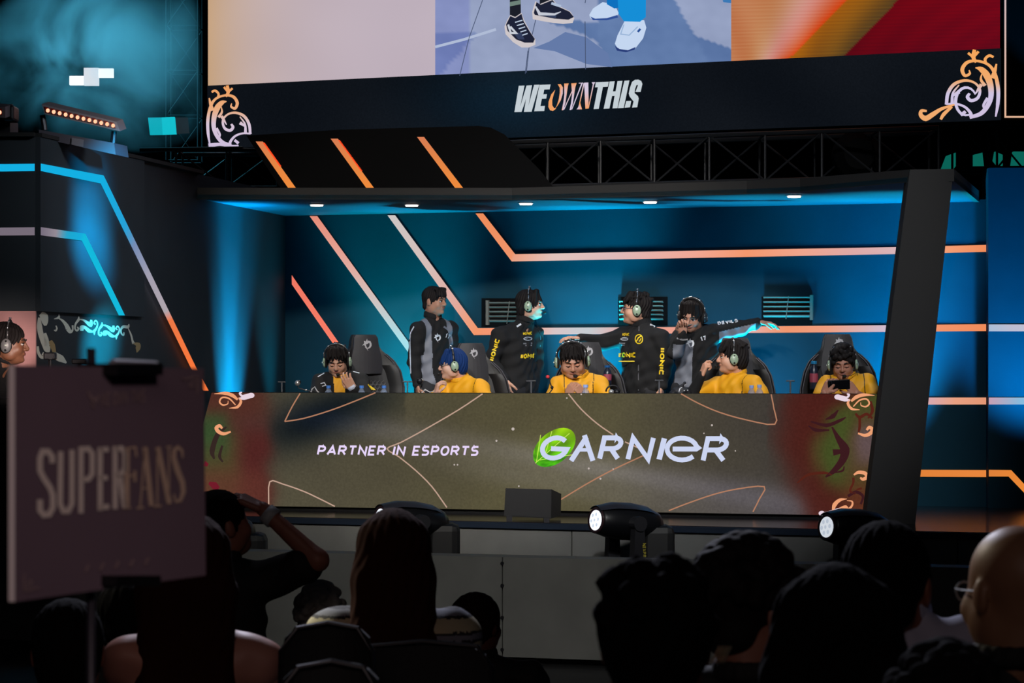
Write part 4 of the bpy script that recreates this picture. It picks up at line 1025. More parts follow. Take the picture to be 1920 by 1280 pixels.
def sew(name, parts, parent, tree, label=None, lift=.004):
    """flat emblems laid on a garment: parts = [(2D verts, faces, material)], draped on the surface under them"""
    vs, fs, mi, ms = [], [], [], []
    last = None
    for V, Fc, m in parts:
        if m not in ms: ms.append(m)
        n = len(vs)
        pts = []
        for v in V:
            d = (W(v[0], v[1], 20)-CAMP).normalized(); hit = tree.ray_cast(CAMP, d)
            pts.append((d, (hit[0]-CAMP).length if hit[0] is not None else None))
        good = [x[1] for x in pts if x[1]]
        med = sorted(good)[len(good)//2] if good else last
        if med is None: continue
        last = med
        for d, t in pts:
            t = t if (t and abs(t-med) < .09) else med
            vs.append(CAMP+d*(t-lift))
        for f in Fc: fs.append([i+n for i in f]); mi.append(ms.index(m))
    if vs: return obj(name, vs, fs, ms, parent, mi=mi, label=label)
def subdiv(V, n=1): return V
def words_px(word, x0, y0, x1, y1, h, m, **kw):
    R, tw = text2d(word, **kw); dx, dy = (x1-x0)/tw, (y1-y0)/tw; L = math.hypot(x1-x0, y1-y0); ux, uy = (x1-x0)/L, (y1-y0)/L
    out = []
    for V, Fc in R: out.append(([(x0+dx*v[0]+uy*v[1]*h, y0+dy*v[0]-ux*v[1]*h) for v in V], Fc, m))
    return out
def rib_px(P, w, m, sm=0):
    if sm: P = smooth2(P, sm)
    V, Fc = ribbon(P, w); return (V, Fc, m)
def emblem(cx, cy, s, m):
    """ringed star emblem of the team"""
    out = []
    a = [cx+.05*s, cy+.05*s]
    out.append(rib_px([(a[0]+.36*s*math.cos(t), a[1]+.40*s*math.sin(t)) for t in [math.radians(x) for x in range(-100, 150, 14)]], [.04*s, .2*s, .22*s, .12*s, .03*s], m))
    for P in ([(cx-.34*s, cy-.36*s), (cx-.12*s, cy-.30*s), (cx+.02*s, cy-.62*s), (cx+.06*s, cy-.28*s), (cx+.46*s, cy-.34*s), (cx+.12*s, cy-.06*s), (cx-.10*s, cy+.02*s), (cx-.52*s, cy+.16*s), (cx-.30*s, cy-.12*s)],
              [(cx-.34*s, cy+.02*s), (cx-.16*s, cy-.02*s), (cx-.02*s, cy+.34*s), (cx+.16*s, cy+.78*s), (cx-.08*s, cy+.46*s)]):
        out.append((P, [list(range(len(P)))], m))
    return out
# ---------------- headsets
CUPM = mat('pale_green_plastic', rgb(150, 172, 148), .3, spec=.6); CUSH = mat('ear_cushion', rgb(14, 14, 15), .8); CHR = mat('chrome', rgb(200, 200, 205), .2, .8)
def headset(label, h, mic=None, glow=False, cup=CUPM, down=False, chub=0.0):
    t = thing('headset', label, 'headset', h.c, 'headsets worn by the players')
    M4 = Matrix.Translation(Vector(h.c)) @ Matrix(h.M.tolist()).to_4x4() @ Matrix.Scale(h.sc, 4)
    for s_ in (1, -1):
        q = MB(); x = s_*(.098+chub)
        q.ell((s_*(.088+chub), -.004, -.010), (.012, .034, .044), M4, 1, 18, 10); q.ell((x, -.004, -.010), (.016, .031, .041), M4, 0, 20, 12)
        q.ell((x+s_*.012, -.004, .016), (.006, .006, .006), M4, 1, 8, 6); q.ell((x+s_*.012, -.004, -.036), (.007, .007, .007), M4, 1, 8, 6)
        q.box((x+s_*.012-.002, -.010, -.012), (x+s_*.018+.002, .003, -.004), 3, M4); q.box((x-s_*.001-.003, -.002, .025), (x-s_*.001+.003, .003, .075), 2, M4)
        q.ell((x+s_*.004, .022, .002), (.004, .005, .005), M4, 2, 8, 6); q.ell((x+s_*.004, -.028, .002), (.004, .005, .005), M4, 2, 8, 6)
        q.build('ear_cup', [cup, CUSH, CHR, mat('cup_badge', rgb(205, 215, 205), .4)], t, smooth=True)
    q = MB(); pts = [M4 @ Vector(((.096+chub)*math.cos(a), -.004, .030+.108*math.sin(a))) for a in [PI*i/18 for i in range(19)]]
    q.tube(pts, .0075*h.sc, 8); q.build('headband', CUSH, t, smooth=True)
    q = MB(); pts = [M4 @ Vector(((.103+chub)*math.cos(a), -.004, .030+.117*math.sin(a))) for a in [PI*(.16+.68*i/14) for i in range(15)]]
    q.tube(pts, .0022*h.sc, 6)
    for a in (.3, .5, .7): q.ell((.104*math.cos(PI*a), -.004, .030+.120*math.sin(PI*a)), (.006, .010, .004), M4, 0, 8, 6)
    q.build('wire_frame', CHR, t, smooth=True)
    if glow:
        q = MB(); q.ell((glow*.055, -.004, .128), (.009, .009, .007), M4, 0, 10, 8); q.build('indicator_light', emit('pink_indicator', (1, .35, .5, 1), 4), t)
    if mic:
        s_ = mic; q = MB(); q.tube([M4 @ Vector(p) for p in ((s_*(.100+chub), .018, -.034), (s_*.096, .060, -.052), (s_*.060, .100, -.062), (s_*.022, .116, -.060))], .0022*h.sc, 6)
        q.build('mic_boom', CUSH, t); q = MB(); q.ell((s_*.014, .117, -.060), (.016, .012, .011), M4, 0, 12, 8); q.build('microphone', CUSH, t, smooth=True)
        q = MB(); q.tube([M4 @ Vector(p) for p in ((s_*(.100+chub), .000, -.05), (s_*.104, .02, -.10), (s_*.09, .05, -.17), (s_*.08, .08, -.26))], .0022*h.sc, 6); q.build('cable', CUSH, t)
    return t
def glasses(h, root, col=(30, 34, 60)):
    q = MB(); M4 = Matrix.Translation(Vector(h.c)) @ Matrix(h.M.tolist()).to_4x4() @ Matrix.Scale(h.sc, 4)
    for s_ in (1, -1):
        q.tube([M4 @ Vector((s_*(.033+.020*math.cos(a)), .099-.004*abs(math.cos(a)), .003+.017*math.sin(a))) for a in [2*PI*i/16 for i in range(17)]], .0022*h.sc, 6)
        q.tube([M4 @ Vector(p) for p in ((s_*.053, .096, .008), (s_*.072, .050, .006), (s_*.080, -.008, .004))], .0019*h.sc, 6)
    q.tube([M4 @ Vector(p) for p in ((-.013, .101, .006), (0, .103, .009), (.013, .101, .006))], .0019*h.sc, 6)
    q.build('glasses', mat('glasses_%d' % sum(col), rgb(*col), .25), root)
# ================================================================ PLAYERS ON STAGE
YEL = ('yellow_jersey', rgb(226, 160, 8), .65); JBK = ('black_jacket_cloth', rgb(11, 11, 14), .9); JGR = ('grey_jersey_panel', rgb(112, 116, 128), .65); JWH = ('white_piping', rgb(190, 200, 215), .6)
DKY = ('jersey_piping', rgb(60, 42, 10), .6); MAR = ('maroon_panel', rgb(70, 24, 32), .6)
M_YEL = mat('yellow_print', rgb(232, 200, 20), .5); M_WHT = mat('white_print', rgb(200, 205, 215), .5); M_GRY = mat('grey_print', rgb(120, 120, 126), .6); M_DK = mat('dark_print', rgb(70, 46, 8), .6)
def PP(Y, mode, tyaw, look, **j):
    d = dict(mode=mode, tyaw=tyaw, look=look, floor=0.0)
    for k, v in j.items(): d[k] = (v[0], v[1], Y+v[2]) if not k.startswith('hand') and k not in ('floor',) else v
    return d
U = lambda x, y, z: (x, y, z)
CAM_DIR = (0, -1, 0)
# --- seated, black jacket over yellow shirt
r1, h1, J1, g1, R1 = person('person', 'seated player in open black jacket over yellow shirt, bringing a hand to his mouth',
    PP(22.15, 'seat', 180, (178, 24, 2), head=(632, 677, 0), neck=(635, 704, .04), shL=(675, 716, .05), shR=(601, 718, .05), elL=(684, 752, -.18), wrL=(662, 729, -.30), elR=(590, 752, -.12), wrR=(618, 746, -.35), hip=(640, 808, .10),
       handL=dict(d=(-.55, -.1, .85), nrm=(.2, 1, .3), curl=30, side=1)), group='players seated at the desk', hair='messy', look='down', skn=(190, 142, 118),
    top=dict(name='jacket', mats=[JBK, YEL], sleeve='long', open=.8, inf=.018, fn=lambda C, q, J: ((np.abs(q[:, 0]) < .040+.03*np.clip((q[:, 2]-.35)*4, 0, 1)) & (q[:, 1] > .02)).astype(int)))
headset('headset with pale green cups on the player in the open black jacket', h1, mic=-1)
T = bvh_of(g1)
sew('jacket_print', [rib_px([(596, 706), (608, 699)], 1.6, M_WHT), rib_px([(662, 696), (674, 699)], 1.6, M_WHT), rib_px([(601, 719), (608, 717), (611, 722), (604, 724)], 1.6, M_WHT)]+[rib_px([(690+i*4, 720+i*3), (698+i*3, 731)], 1.8, M_YEL) for i in range(3)], g1, T)
q = MB(); a = J1['wrL']; d = Vector((-.55, -.1, .85)).normalized(); q.tube([Vector(a)+d*.00, Vector(a)+d*.028], .034, 14); q.build('wristband', mat('white_band', rgb(190, 196, 214), .7), r1, smooth=True)
# --- seated, blue hair
def blue_extra(h, rnd):
    L = []
    for i in range(9): L.append(h.c_((-.05+i*.0125, .03, .112), (-.058+i*.0135, .098-.25*abs(-.05+i*.0125), .020-.008*math.sin(i*2)), .016, .006, .01))
    L += [h.e_((0, -.06, .0), (.085, .055, .085), .02), h.e_((.03, -.02, .075), (.055, .07, .055), .02)]
    return L
r3, h3, J3, g3, R3 = person('person', 'seated player with bright blue hair and glasses, turned left, in a yellow jersey',
    PP(21.95, 'seat', 140, (97, 6, 0), head=(849, 684, -.02), neck=(862, 712, .02), shL=(900, 728, -.08), shR=(838, 730, .10), elL=(918, 765, -.2), wrL=(870, 752, -.4), elR=(808, 758, -.1), wrR=(816, 740, -.25), hip=(868, 815, .1),
       handR=dict(d=(.25, -.2, .9), nrm=(1, .2, -.1), curl=50, side=-1)), group='players seated at the desk', hair='short', hcol=(12, 46, 100), skn=(205, 160, 140), hair_extra=blue_extra, hsc=.97,
    top=dict(mats=[YEL, DKY], sleeve='short', inf=.016, fn=lambda C, q, J: (np.abs(np.abs(q[:, 0])-.125-.03*np.sin(q[:, 2]*20)) < .003).astype(int)))
headset('headset with pale green cups on the blue-haired player', h3, mic=1, chub=.004)
glasses(h3, r3, (60, 62, 70))
# --- centre seated
r5, h5, J5, g5, R5 = person('person', 'seated player in yellow jersey in the middle of the desk, head bowed over clasped hands',
    PP(21.55, 'seat', 180, (182, 26, 3), head=(1073, 676, -.02), neck=(1084, 706, .04), shL=(1122, 721, .04), shR=(1048, 723, .04), elL=(1140, 760, -.15), wrL=(1094, 744, -.36), elR=(1034, 760, -.15), wrR=(1064, 745, -.36), hip=(1085, 815, .1),
       handL=dict(d=(-.5, -.1, .8), nrm=(-.6, .5, 0), curl=48, side=-1), handR=dict(d=(.35, -.1, .9), nrm=(.6, .5, 0), curl=48, side=1)), group='players seated at the desk', hair='messy', look='down', skn=(184, 132, 108), hsc=1.1, chub=.010, bulk=1.08,
    top=dict(mats=[YEL, DKY], sleeve='short', inf=.018, fn=lambda C, q, J: ((np.abs(np.abs(q[:, 0])-.11-.05*(q[:, 2]-.45)) < .0032) & (q[:, 2] < .50)).astype(int)))
headset('headset with pale green cups on the player with bowed head', h5, mic=-1, chub=.010)
# --- seated, hand raised
r8, h8, J8, g8, R8 = person('person', 'seated player in yellow jersey facing left with one hand raised, tousled black hair',
    PP(21.25, 'seat', 140, (92, 0, 0), head=(1373, 671, 0), neck=(1383, 703, .03), shL=(1412, 721, -.10), shR=(1345, 724, .12), elL=(1438, 760, -.2), wrL=(1368, 745, -.36), elR=(1298, 738, .0), wrR=(1315, 704, -.08), hip=(1385, 815, .1),
       handR=dict(d=(.35, -.1, .92), nrm=(.9, .3, -.3), curl=36, side=1, fingers=(1, 0, 0, 0)), handL=dict(d=(-1, -.1, .1), nrm=(0, .2, -1), curl=15, side=1)), group='players seated at the desk', hair='messy', skn=(204, 152, 126),
    top=dict(mats=[YEL, DKY, JBK], sleeve='short', inf=.016, fn=lambda C, q, J: (np.abs(q[:, 0]+.12+.05*(q[:, 2]-.45)) < .003).astype(int)),
    hair_extra=lambda h, rnd: [h.e_((0, -.05, -.01), (.08, .07, .08), .02), h.e_((0, -.01, .08), (.075, .085, .06), .02)])
V, Q = surf([cap(J8['elR'], J8['wrR'], .046, .034, .02), cap(J8['shR']*.3+J8['elR']*.7, J8['elR'], .05, .046, .02)], .006); obj('sleeve', V, Q, mat(*JBK), r8, smooth=True)
headset('headset with pink light on the player facing left with raised hand', h8, mic=1, glow=.3)
# --- seated right, with phone
r9, h9, J9, g9, R9 = person('person', 'seated player in yellow jersey at the right end of the desk, looking at a phone',
    PP(20.95, 'seat', 178, (172, 16, 2), head=(1580, 682, 0), neck=(1586, 707, .04), shL=(1626, 719, .05), shR=(1550, 723, .05), elL=(1640, 757, -.12), wrL=(1605, 737, -.30), elR=(1534, 757, -.12), wrR=(1546, 737, -.32), hip=(1588, 815, .1),
       handL=dict(d=(-.55, .0, .62), nrm=(-.5, .75, -.2), curl=34, side=1), handR=dict(d=(.42, .0, .75), nrm=(.5, .75, -.2), curl=34, side=-1)), group='players seated at the desk', hair='curly', look='down', skn=(176, 122, 100), hsc=1.0,
    top=dict(mats=[YEL, DKY], sleeve='short', inf=.016, fn=lambda C, q, J: (np.abs(np.abs(q[:, 0])-.12) < .003).astype(int)))
headset('headset with pale green cups on the player holding a phone', h9, mic=-1)
pc = W(1573, 721, 20.95-.34)
ph = thing('phone', 'black phone held sideways by the rightmost seated player', 'phone', pc)
Mx = Matrix.Translation(pc) @ Matrix.Rotation(math.radians(-4), 4, 'Y') @ Matrix.Rotation(math.radians(18), 4, 'X')
MB().box((-.079, -.004, -.037), (.079, .004, .037), 0, Mx, bev=.004).build('case', mat('phone_black', rgb(14, 14, 17), .25), ph)
q = MB(); q.box((-.074, -.0075, .006), (-.048, -.0045, .032), 0, Mx, bev=.002)
for z_ in (.012, .026): q.lathe([(.006, .0), (.006, .0015)], 10, Mx @ Matrix.Translation((-.061, -.0075, z_-.001)) @ Matrix.Rotation(PI/2, 4, 'X'), 1)
q.build('camera_bump', [mat('phone_glass', rgb(30, 30, 36), .15), mat('lens_black', rgb(6, 6, 8), .05)], ph)

# --- standing, grey/black raglan jersey, no headset
def ragl(C, q, J):
    m = np.zeros(len(C), int)
    a = np.abs(q[:, 0]-.0); fr_ = q[:, 1] > -.02
    band = (a > .085+.10*np.clip(.40-q[:, 2], 0, .4)*0) & (a < .135) & fr_ & (q[:, 2] > .06)
    m[band] = 1
    low = (a > .10-.16*np.clip(.20-q[:, 2], 0, .3)) & (a < .165-.10*np.clip(.2-q[:, 2], 0, .3)) & fr_ & (q[:, 2] < .24); m[low] = 1
    return m
r2, h2, J2, g2, R2 = person('person', 'standing player in black jacket with grey side panels, no headset, frowning to the right',
    PP(23.15, 'stand', -142, (-122, 4, 0), head=(815, 565, 0), neck=(811, 597, .03), shL=(843, 617, .12), shR=(784, 619, -.10), elL=(850, 676, .12), wrL=(846, 722, .0), elR=(777, 676, -.10), wrR=(783, 724, -.16), hip=(816, 722, 0),
       handR=dict(d=(.1, -.1, -1), nrm=(.9, .3, 0), curl=22, side=1)), group='people standing behind the desk', hair='side', skn=(168, 122, 100), hsc=.96, bulk=.92, vox=.006,
    top=dict(name='jacket', mats=[JBK, JGR, MAR], sleeve='long', inf=.014, fn=ragl, open=.35, ch=.03))
T = bvh_of(g2)
sew('emblem', emblem(820, 632, 13, M_WHT)+words_px('17', 834, 633, 842, 636, 9, M_WHT, th=.22), g2, T)
sew('sleeve_piping', [rib_px([(776, 612), (769, 628), (769, 660), (770, 700)], 2.2, mat(*JWH), 4), rib_px([(832, 612), (842, 620), (847, 636), (848, 646)], 3.5, mat(*JGR), 4)], g2, T)
# --- standing, black jacket, facing right
r4, h4, J4, g4, R4 = person('person', 'standing man in black jacket with yellow sleeve lettering, talking to the right',
    PP(22.95, 'stand', -128, (-98, 0, 0), head=(994, 572, 0), neck=(984, 604, .02), shL=(1002, 628, .17), shR=(938, 630, -.12), elL=(1006, 684, .15), wrL=(1000, 724, .0), elR=(921, 681, -.12), wrR=(950, 714, -.24), hip=(972, 722, 0),
       handR=dict(d=(.25, -.1, -1), nrm=(.9, .3, 0), curl=30, side=1)), group='people standing behind the desk', hair='bob', skn=(206, 158, 134), hsc=1.0, vox=.006, bulk=1.08,
    top=dict(name='jacket', mats=[JBK], sleeve='long', inf=.02, fold=.005, ch=.03))
headset('headset with pale green cups on the man talking to the right', h4, mic=-1)
T = bvh_of(g4)
LOGO2 = lambda x, y, s: [rib_px([(x-s, y), (x-s*.3, y-.35*s), (x+.6*s, y-.3*s), (x+s, y), (x+.6*s, y+.3*s), (x-s*.4, y+.32*s), (x-s, y)], s*.14, M_WHT, 4), rib_px([(x-.55*s, y+.05*s), (x+.6*s, y-.02*s)], s*.30, M_GRY)]
sew('sleeve_lettering', words_px('IIONIC', 925.5, 677, 937.5, 636, 8.5, M_YEL, th=.26, gap=.12), g4, T, label='yellow lettering ONIC down the sleeve')
sew('chest_print', words_px('IIONIC', 981, 628, 998, 627, 5.5, M_YEL, th=.26, gap=.1)+LOGO2(989.5, 634.8, 8)+[rib_px([(981, 644), (998, 643)], 2.4, M_GRY), rib_px([(985, 647.5), (997, 647)], 2.2, M_GRY)]+words_px('IIONIC', 976, 672.5, 1004, 671, 9, M_YEL, th=.28, gap=.12, shear=.25)+[rib_px([(975, 678), (1006, 680)], 1.6, M_YEL)]+[rib_px([(969, 612), (977, 607)], 3.4, M_WHT)], g4, T, label='yellow and white sponsor print on the chest')
sew('collar_thread', [rib_px([(1012, 620), (1014, 635), (1013, 650)], 1.2, mat('teal_print', rgb(60, 110, 120), .5))], g4, T)
# --- standing coach with glasses, arm on the chair
r6, h6, J6, g6, R6 = person('person', 'standing man with glasses and headset, facing left, arm stretched to the middle chair',
    PP(22.45, 'stand', 132, (88, -2, 0), head=(1193, 580, 0), neck=(1203, 610, .02), shL=(1238, 634, -.12), shR=(1166, 630, .10), elL=(1248, 684, -.14), wrL=(1240, 727, -.20), elR=(1128, 643, .0), wrR=(1086, 634, -.16), hip=(1206, 724, 0),
       handR=dict(d=(-1, -.1, .05), nrm=(0, .1, -1), curl=22, side=-1), handL=dict(d=(.0, -.1, -1), nrm=(-.9, .3, 0), curl=30, side=-1)), group='people standing behind the desk', hair='messy', skn=(196, 146, 122), hsc=1.06, chub=.008, bulk=1.15, vox=.006,
    top=dict(name='jacket', mats=[JBK], sleeve='long', inf=.022, fold=.005, ch=.034))
headset('headset with pink light on the man with glasses', h6, mic=1, glow=.05, chub=.006)
glasses(h6, r6, (30, 34, 66))
T = bvh_of(g6)
sew('sleeve_lettering', words_px('IIONIC', 1238, 652, 1235.5, 703, 8.5, M_YEL, th=.26, gap=.12), g6, T, label='yellow lettering ONIC down the sleeve')
sew('chest_print', words_px('IIONIC', 1167, 629.5, 1180, 629.5, 5.5, M_YEL, th=.26, gap=.1)+LOGO2(1170.5, 635.3, 7)+[rib_px([(1161, 643), (1172, 643.5)], 2.4, M_GRY), rib_px([(1165, 647), (1171, 647)], 2.2, M_GRY)]+words_px('IIONIC', 1160, 670, 1192, 670, 9.5, M_YEL, th=.26, gap=.12)+[rib_px([(1160, 677), (1190, 677)], 2.0, M_YEL), rib_px([(1219, 608), (1228, 612)], 3, M_WHT)]
    +[rib_px([(1198+7*math.cos(t), 635.5+8.5*math.sin(t)) for t in [2*PI*i/16 for i in range(17)]], 1.7, M_YEL), rib_px([(1193, 640), (1197, 633), (1203, 629)], 2.2, M_YEL), rib_px([(1199, 640), (1202, 634)], 2.2, M_YEL)], g6, T, label='yellow and white sponsor print on the chest')
sew('zip', [rib_px([(1198, 612), (1198, 640), (1197, 690), (1197, 732)], 1.2, M_GRY)], g6, T)
# --- standing, leaning, arm outstretched
def ragl7(C, q, J):
    m = np.zeros(len(C), int)
    arm = C[:, 0] > J['shL'][0]+.03
    line = J['shL'][2]+(C[:, 0]-J['shL'][0])/(J['wrL'][0]-J['shL'][0])*(J['wrL'][2]-J['shL'][2])
    m[arm & (C[:, 2] < line+.0) & (C[:, 0] < J['wrL'][0]-.03)] = 1
    m[(q[:, 0] > .02) & (q[:, 0] < .16) & (q[:, 2] < .36) & (q[:, 2] > -.02) & (q[:, 1] > 0)] = 1
    return m
r7, h7, J7, g7, R7 = person('person', 'standing player in black and grey jersey, head bowed, fist raised and arm reaching right',
    PP(22.05, 'stand', 172, (158, 26, -6), head=(1298, 591, -.06), neck=(1304, 620, .0), shL=(1340, 624, .02), shR=(1274, 634, .0), elL=(1386, 616, .08), wrL=(1424, 604, .06), elR=(1266, 660, -.16), wrR=(1280, 626, -.24), hip=(1304, 722, .08),
       handL=dict(d=(1, .05, -.12), nrm=(0, -.1, -1), curl=18, side=-1), handR=dict(d=(-.05, -.1, 1), nrm=(.3, -1, 0), curl=70, side=-1, thumb=60)), group='people standing behind the desk', hair='bob', skn=(170, 124, 104), hsc=1.04, vox=.006,
    top=dict(name='jersey', mats=[JBK, JGR], sleeve='long', inf=.016, fn=ragl7, fold=.006, open=.3))
headset('dark headset with silver clip on the player reaching right', h7, cup=mat('dark_cup', rgb(40, 42, 46), .4))
T = bvh_of(g7)
sew('emblem', emblem(1294, 643, 15, M_WHT), g7, T); sew('number', words_px('17', 1315, 640, 1325, 637, 8.5, M_WHT, th=.24), g7, T, label='white number 17')
sew('shoulder_line', [rib_px([(1269, 634), (1280, 637), (1290, 636)], 3, M_GRY)], g7, T)
sew('sleeve_lettering', words_px('DEVILS', 1346, 609, 1384, 603.5, 6.2, M_WHT, th=.28, gap=.14), g7, T)
# --- far left, seated at the other desk
r10, h10, J10, g10, R10 = person('person', 'man in black with a headset sitting in profile at the left frame edge',
    PP(17.5, 'stand', -100, (-88, 4, 0), head=(17, 645, 0), neck=(2, 682, .02), shL=(10, 712, .2), shR=(-42, 716, -.14), elL=(0, 790, .2), wrL=(40, 815, .1), elR=(-50, 790, -.1), wrR=(-10, 840, -.2), hip=(-16, 850, 0)),
    hair='short', skn=(128, 84, 62), hsc=1.06, top=dict(name='jacket', mats=[JBK], sleeve='long', inf=.016))
headset('small headset on the man at the left frame edge', h10, cup=mat('grey_cup', rgb(110, 110, 112), .4))
sew('emblem', [rib_px([(1, 772), (5, 778), (12, 780), (14, 775)], 2.2, M_WHT, 3)], g10, bvh_of(g10))
# ================================================================ GAMING CHAIRS
LEA = mat('charcoal_leatherette', rgb(34, 33, 38), .6); LED_ = mat('black_leatherette', rgb(15, 15, 18), .55); PIPE = mat('chair_piping', rgb(62, 61, 68), .5); HEX = mat('hex_stitching', rgb(92, 92, 96), .6)
def chair_w(z):      # half width of the backrest at height z above the seat
    return float(np.interp(z, [0, .10, .30, .46, .58, .66, .71, .745, .77, .83, .865], [.235, .262, .285, .288, .262, .222, .170, .130, .118, .108, .090]))
def gaming_chair(label, px, pz_top, Y, rot, emb=None):
    c = W(px, 690, Y)
    t = thing('gaming_chair', label, 'chair', (c.x, c.y, 0), 'gaming chairs at the desk')
    z0 = (CH-(pz_top-HZ)/F*Y)-.865
    M = Matrix.Translation((c.x, c.y, z0)) @ Matrix.Rotation(math.radians(rot), 4, 'Z')
    # backrest shell: rows of a bent section, forward (-Y) wings
    zs = [i*.865/40 for i in range(41)]; nx = 16
    def row(z, sc, y_off, inset=0.0):
        w = (chair_w(z)-inset)*sc; out = []
        for i in range(nx+1):
            u = -1+2*i/nx; wing = -.075*abs(u)**3*min(1, max(0, (.78-z)/.2))
            out.append(Vector((u*w, y_off+wing+.05*(z/.865)**2, z)))
        return out
    front = [row(z, 1, 0) for z in zs]; back = [row(z, 1, .055) for z in zs]
    def shell(fr, bk, name, m):
        q = MB(); n = len(fr[0]); V_ = [M @ p for r in fr for p in r]+[M @ p for r in bk for p in r]; o = len(fr)*n; Fc = []
        for i in range(len(fr)-1):
            for j in range(n-1):
                a = i*n+j; Fc += [[a, a+1, a+n+1, a+n], [o+a, o+a+n, o+a+n+1, o+a+1]]
            a = i*n; Fc += [[a, a+n, o+a+n, o+a]]; a = i*n+n-1; Fc += [[a, o+a, o+a+n, a+n]]
        for j in range(n-1): Fc.append([j, o+j, o+j+1, j+1]); a = (len(fr)-1)*n+j; Fc.append([a, a+1, o+a+1, o+a])
        q.add(V_, Fc); return q.build(name, m, t, smooth=False)
    shell(front, back, 'backrest', LED_)
    for s_ in (-1, 1):
        q = MB()
        for w_ in (0.0, .018):
            q.tube([M @ Vector((s_*(chair_w(z)-w_), -.004-(.075*min(1, max(0, (.78-z)/.2)))*(1-w_*3)+.05*(z/.865)**2, z)) for z in zs[:34]], .0045, 6)
        q.build('piping', PIPE, t)
        # bolster
        q = MB(); fr_ = []; bk_ = []
        for z in zs[2:30]:
            w = chair_w(z)
            fr_.append([M @ Vector((s_*(w-.02-.09*k/4), -.012-.070*((1-k/4)**1.2)*min(1, max(0, (.78-z)/.2))-.018*math.sin(PI*k/4)+.05*(z/.865)**2, z)) for k in range(5)])
        n = 5; V_ = [p for r in fr_ for p in r]; q.add(V_, [[i*n+j, i*n+j+1, (i+1)*n+j+1, (i+1)*n+j] for i in range(len(fr_)-1) for j in range(n-1)]); q.build('bolster', LED_, t, smooth=True)
    # head cushion
    q = MB(); P = []
    prof = [(.56, .118), (.60, .128), (.70, .122), (.76, .106), (.84, .098), (.862, .082)]
    fr_ = []
    for z, w in prof: fr_.append([M @ Vector((-w+2*w*k/8, -.028-.016*math.sin(PI*k/8)+.05*(z/.865)**2, z)) for k in range(9)])
    bk_ = [[p+M.to_3x3() @ Vector((0, .04, 0)) for p in r] for r in fr_]
    V_ = [p for r in fr_ for p in r]+[p for r in bk_ for p in r]; n = 9; o = len(fr_)*n; Fc = []
    for i in range(len(fr_)-1):
        for j in range(n-1): Fc.append([i*n+j, i*n+j+1, (i+1)*n+j+1, (i+1)*n+j])
        Fc += [[i*n, (i+1)*n, o+(i+1)*n, o+i*n], [i*n+n-1, o+i*n+n-1, o+(i+1)*n+n-1, (i+1)*n+n-1]]
    for j in range(n-1): Fc.append([j, o+j, o+j+1, j+1]); a = (len(fr_)-1)*n+j; Fc.append([a, a+1, o+a+1, o+a])
    q.add(V_, Fc); hc = q.build('headrest', LEA, t, smooth=False)
    # hexagon stitched middle
    q = MB()
    for r in range(13):
        for k in range(9):
            hx = -.13+.0335*k+(.0168 if r % 2 else 0); hz_ = .10+r*.029+.04
            if abs(hx) > .15 or hz_ > .55: continue
            yy = -.004+.05*(hz_/.865)**2-.075*abs(hx/.28)**3
            pts = [M @ Vector((hx+.0165*math.sin(a), yy-.004, hz_+.0165*math.cos(a))) for a in [PI/3*i for i in range(7)]]
            q.tube(pts, .0024, 3, cap=False)
    q.build('hexagon_stitching', HEX, t, kind='stuff')
    if emb:
        T = bvh_of(hc); sew('emblem', emblem(emb[0], emb[1], emb[2], mat('pale_emblem', rgb(168, 166, 172), .4)), hc, T, lift=.003)
    # seat, arms, column and base
    sM = Matrix.Translation((c.x, c.y, 0)) @ Matrix.Rotation(math.radians(rot), 4, 'Z')
    MB().box((-.26, -.48, z0-.06), (.26, .02, z0+.03), 0, sM, bev=.03).build('seat', LED_, t)
    for s_ in (-1, 1):
        q = MB(); q.box((s_*.31-.04, -.36, z0+.20), (s_*.31+.04, -.08, z0+.235), 0, sM, bev=.012); q.box((s_*.31-.015, -.25, z0-.03), (s_*.31+.015, -.19, z0+.21), 0, sM); q.build('armrest', LED_, t)
    q = MB(); q.tube([sM @ Vector((0, -.2, .09)), sM @ Vector((0, -.2, z0-.05))], .03, 12); q.build('gas_column', METAL, t)
    for k in range(5):
        a = 2*PI*k/5+.3; e = Vector((.28*math.cos(a), -.2+.28*math.sin(a), .065)); q = MB(); q.tube([sM @ Vector((0, -.2, .10)), sM @ e], [.028, .018], 8); q.tube([sM @ (e+Vector((0, -.012, -.035))), sM @ (e+Vector((0, .012, -.035)))], .028, 10); q.build('base_arm', METAL, t)
    return t, M
gaming_chair('black gaming chair with pale emblem behind the player in the open black jacket', 688, 627, 22.45, 24, (688, 645, 17))
gaming_chair('black gaming chair behind the blue-haired player', 886, 643, 22.35, 14, (888, 661, 15))
gaming_chair('black gaming chair the man with glasses rests his hand on', 1102, 641, 21.92, 6, (1103, 658, 17))
c4, M4_ = gaming_chair('black gaming chair behind the player with one hand raised', 1380, 633, 21.62, 0)
c5, M5_ = gaming_chair('black gaming chair at the right end of the desk beside the pillar', 1572, 626, 21.32, 0, (1573, 642, 17))
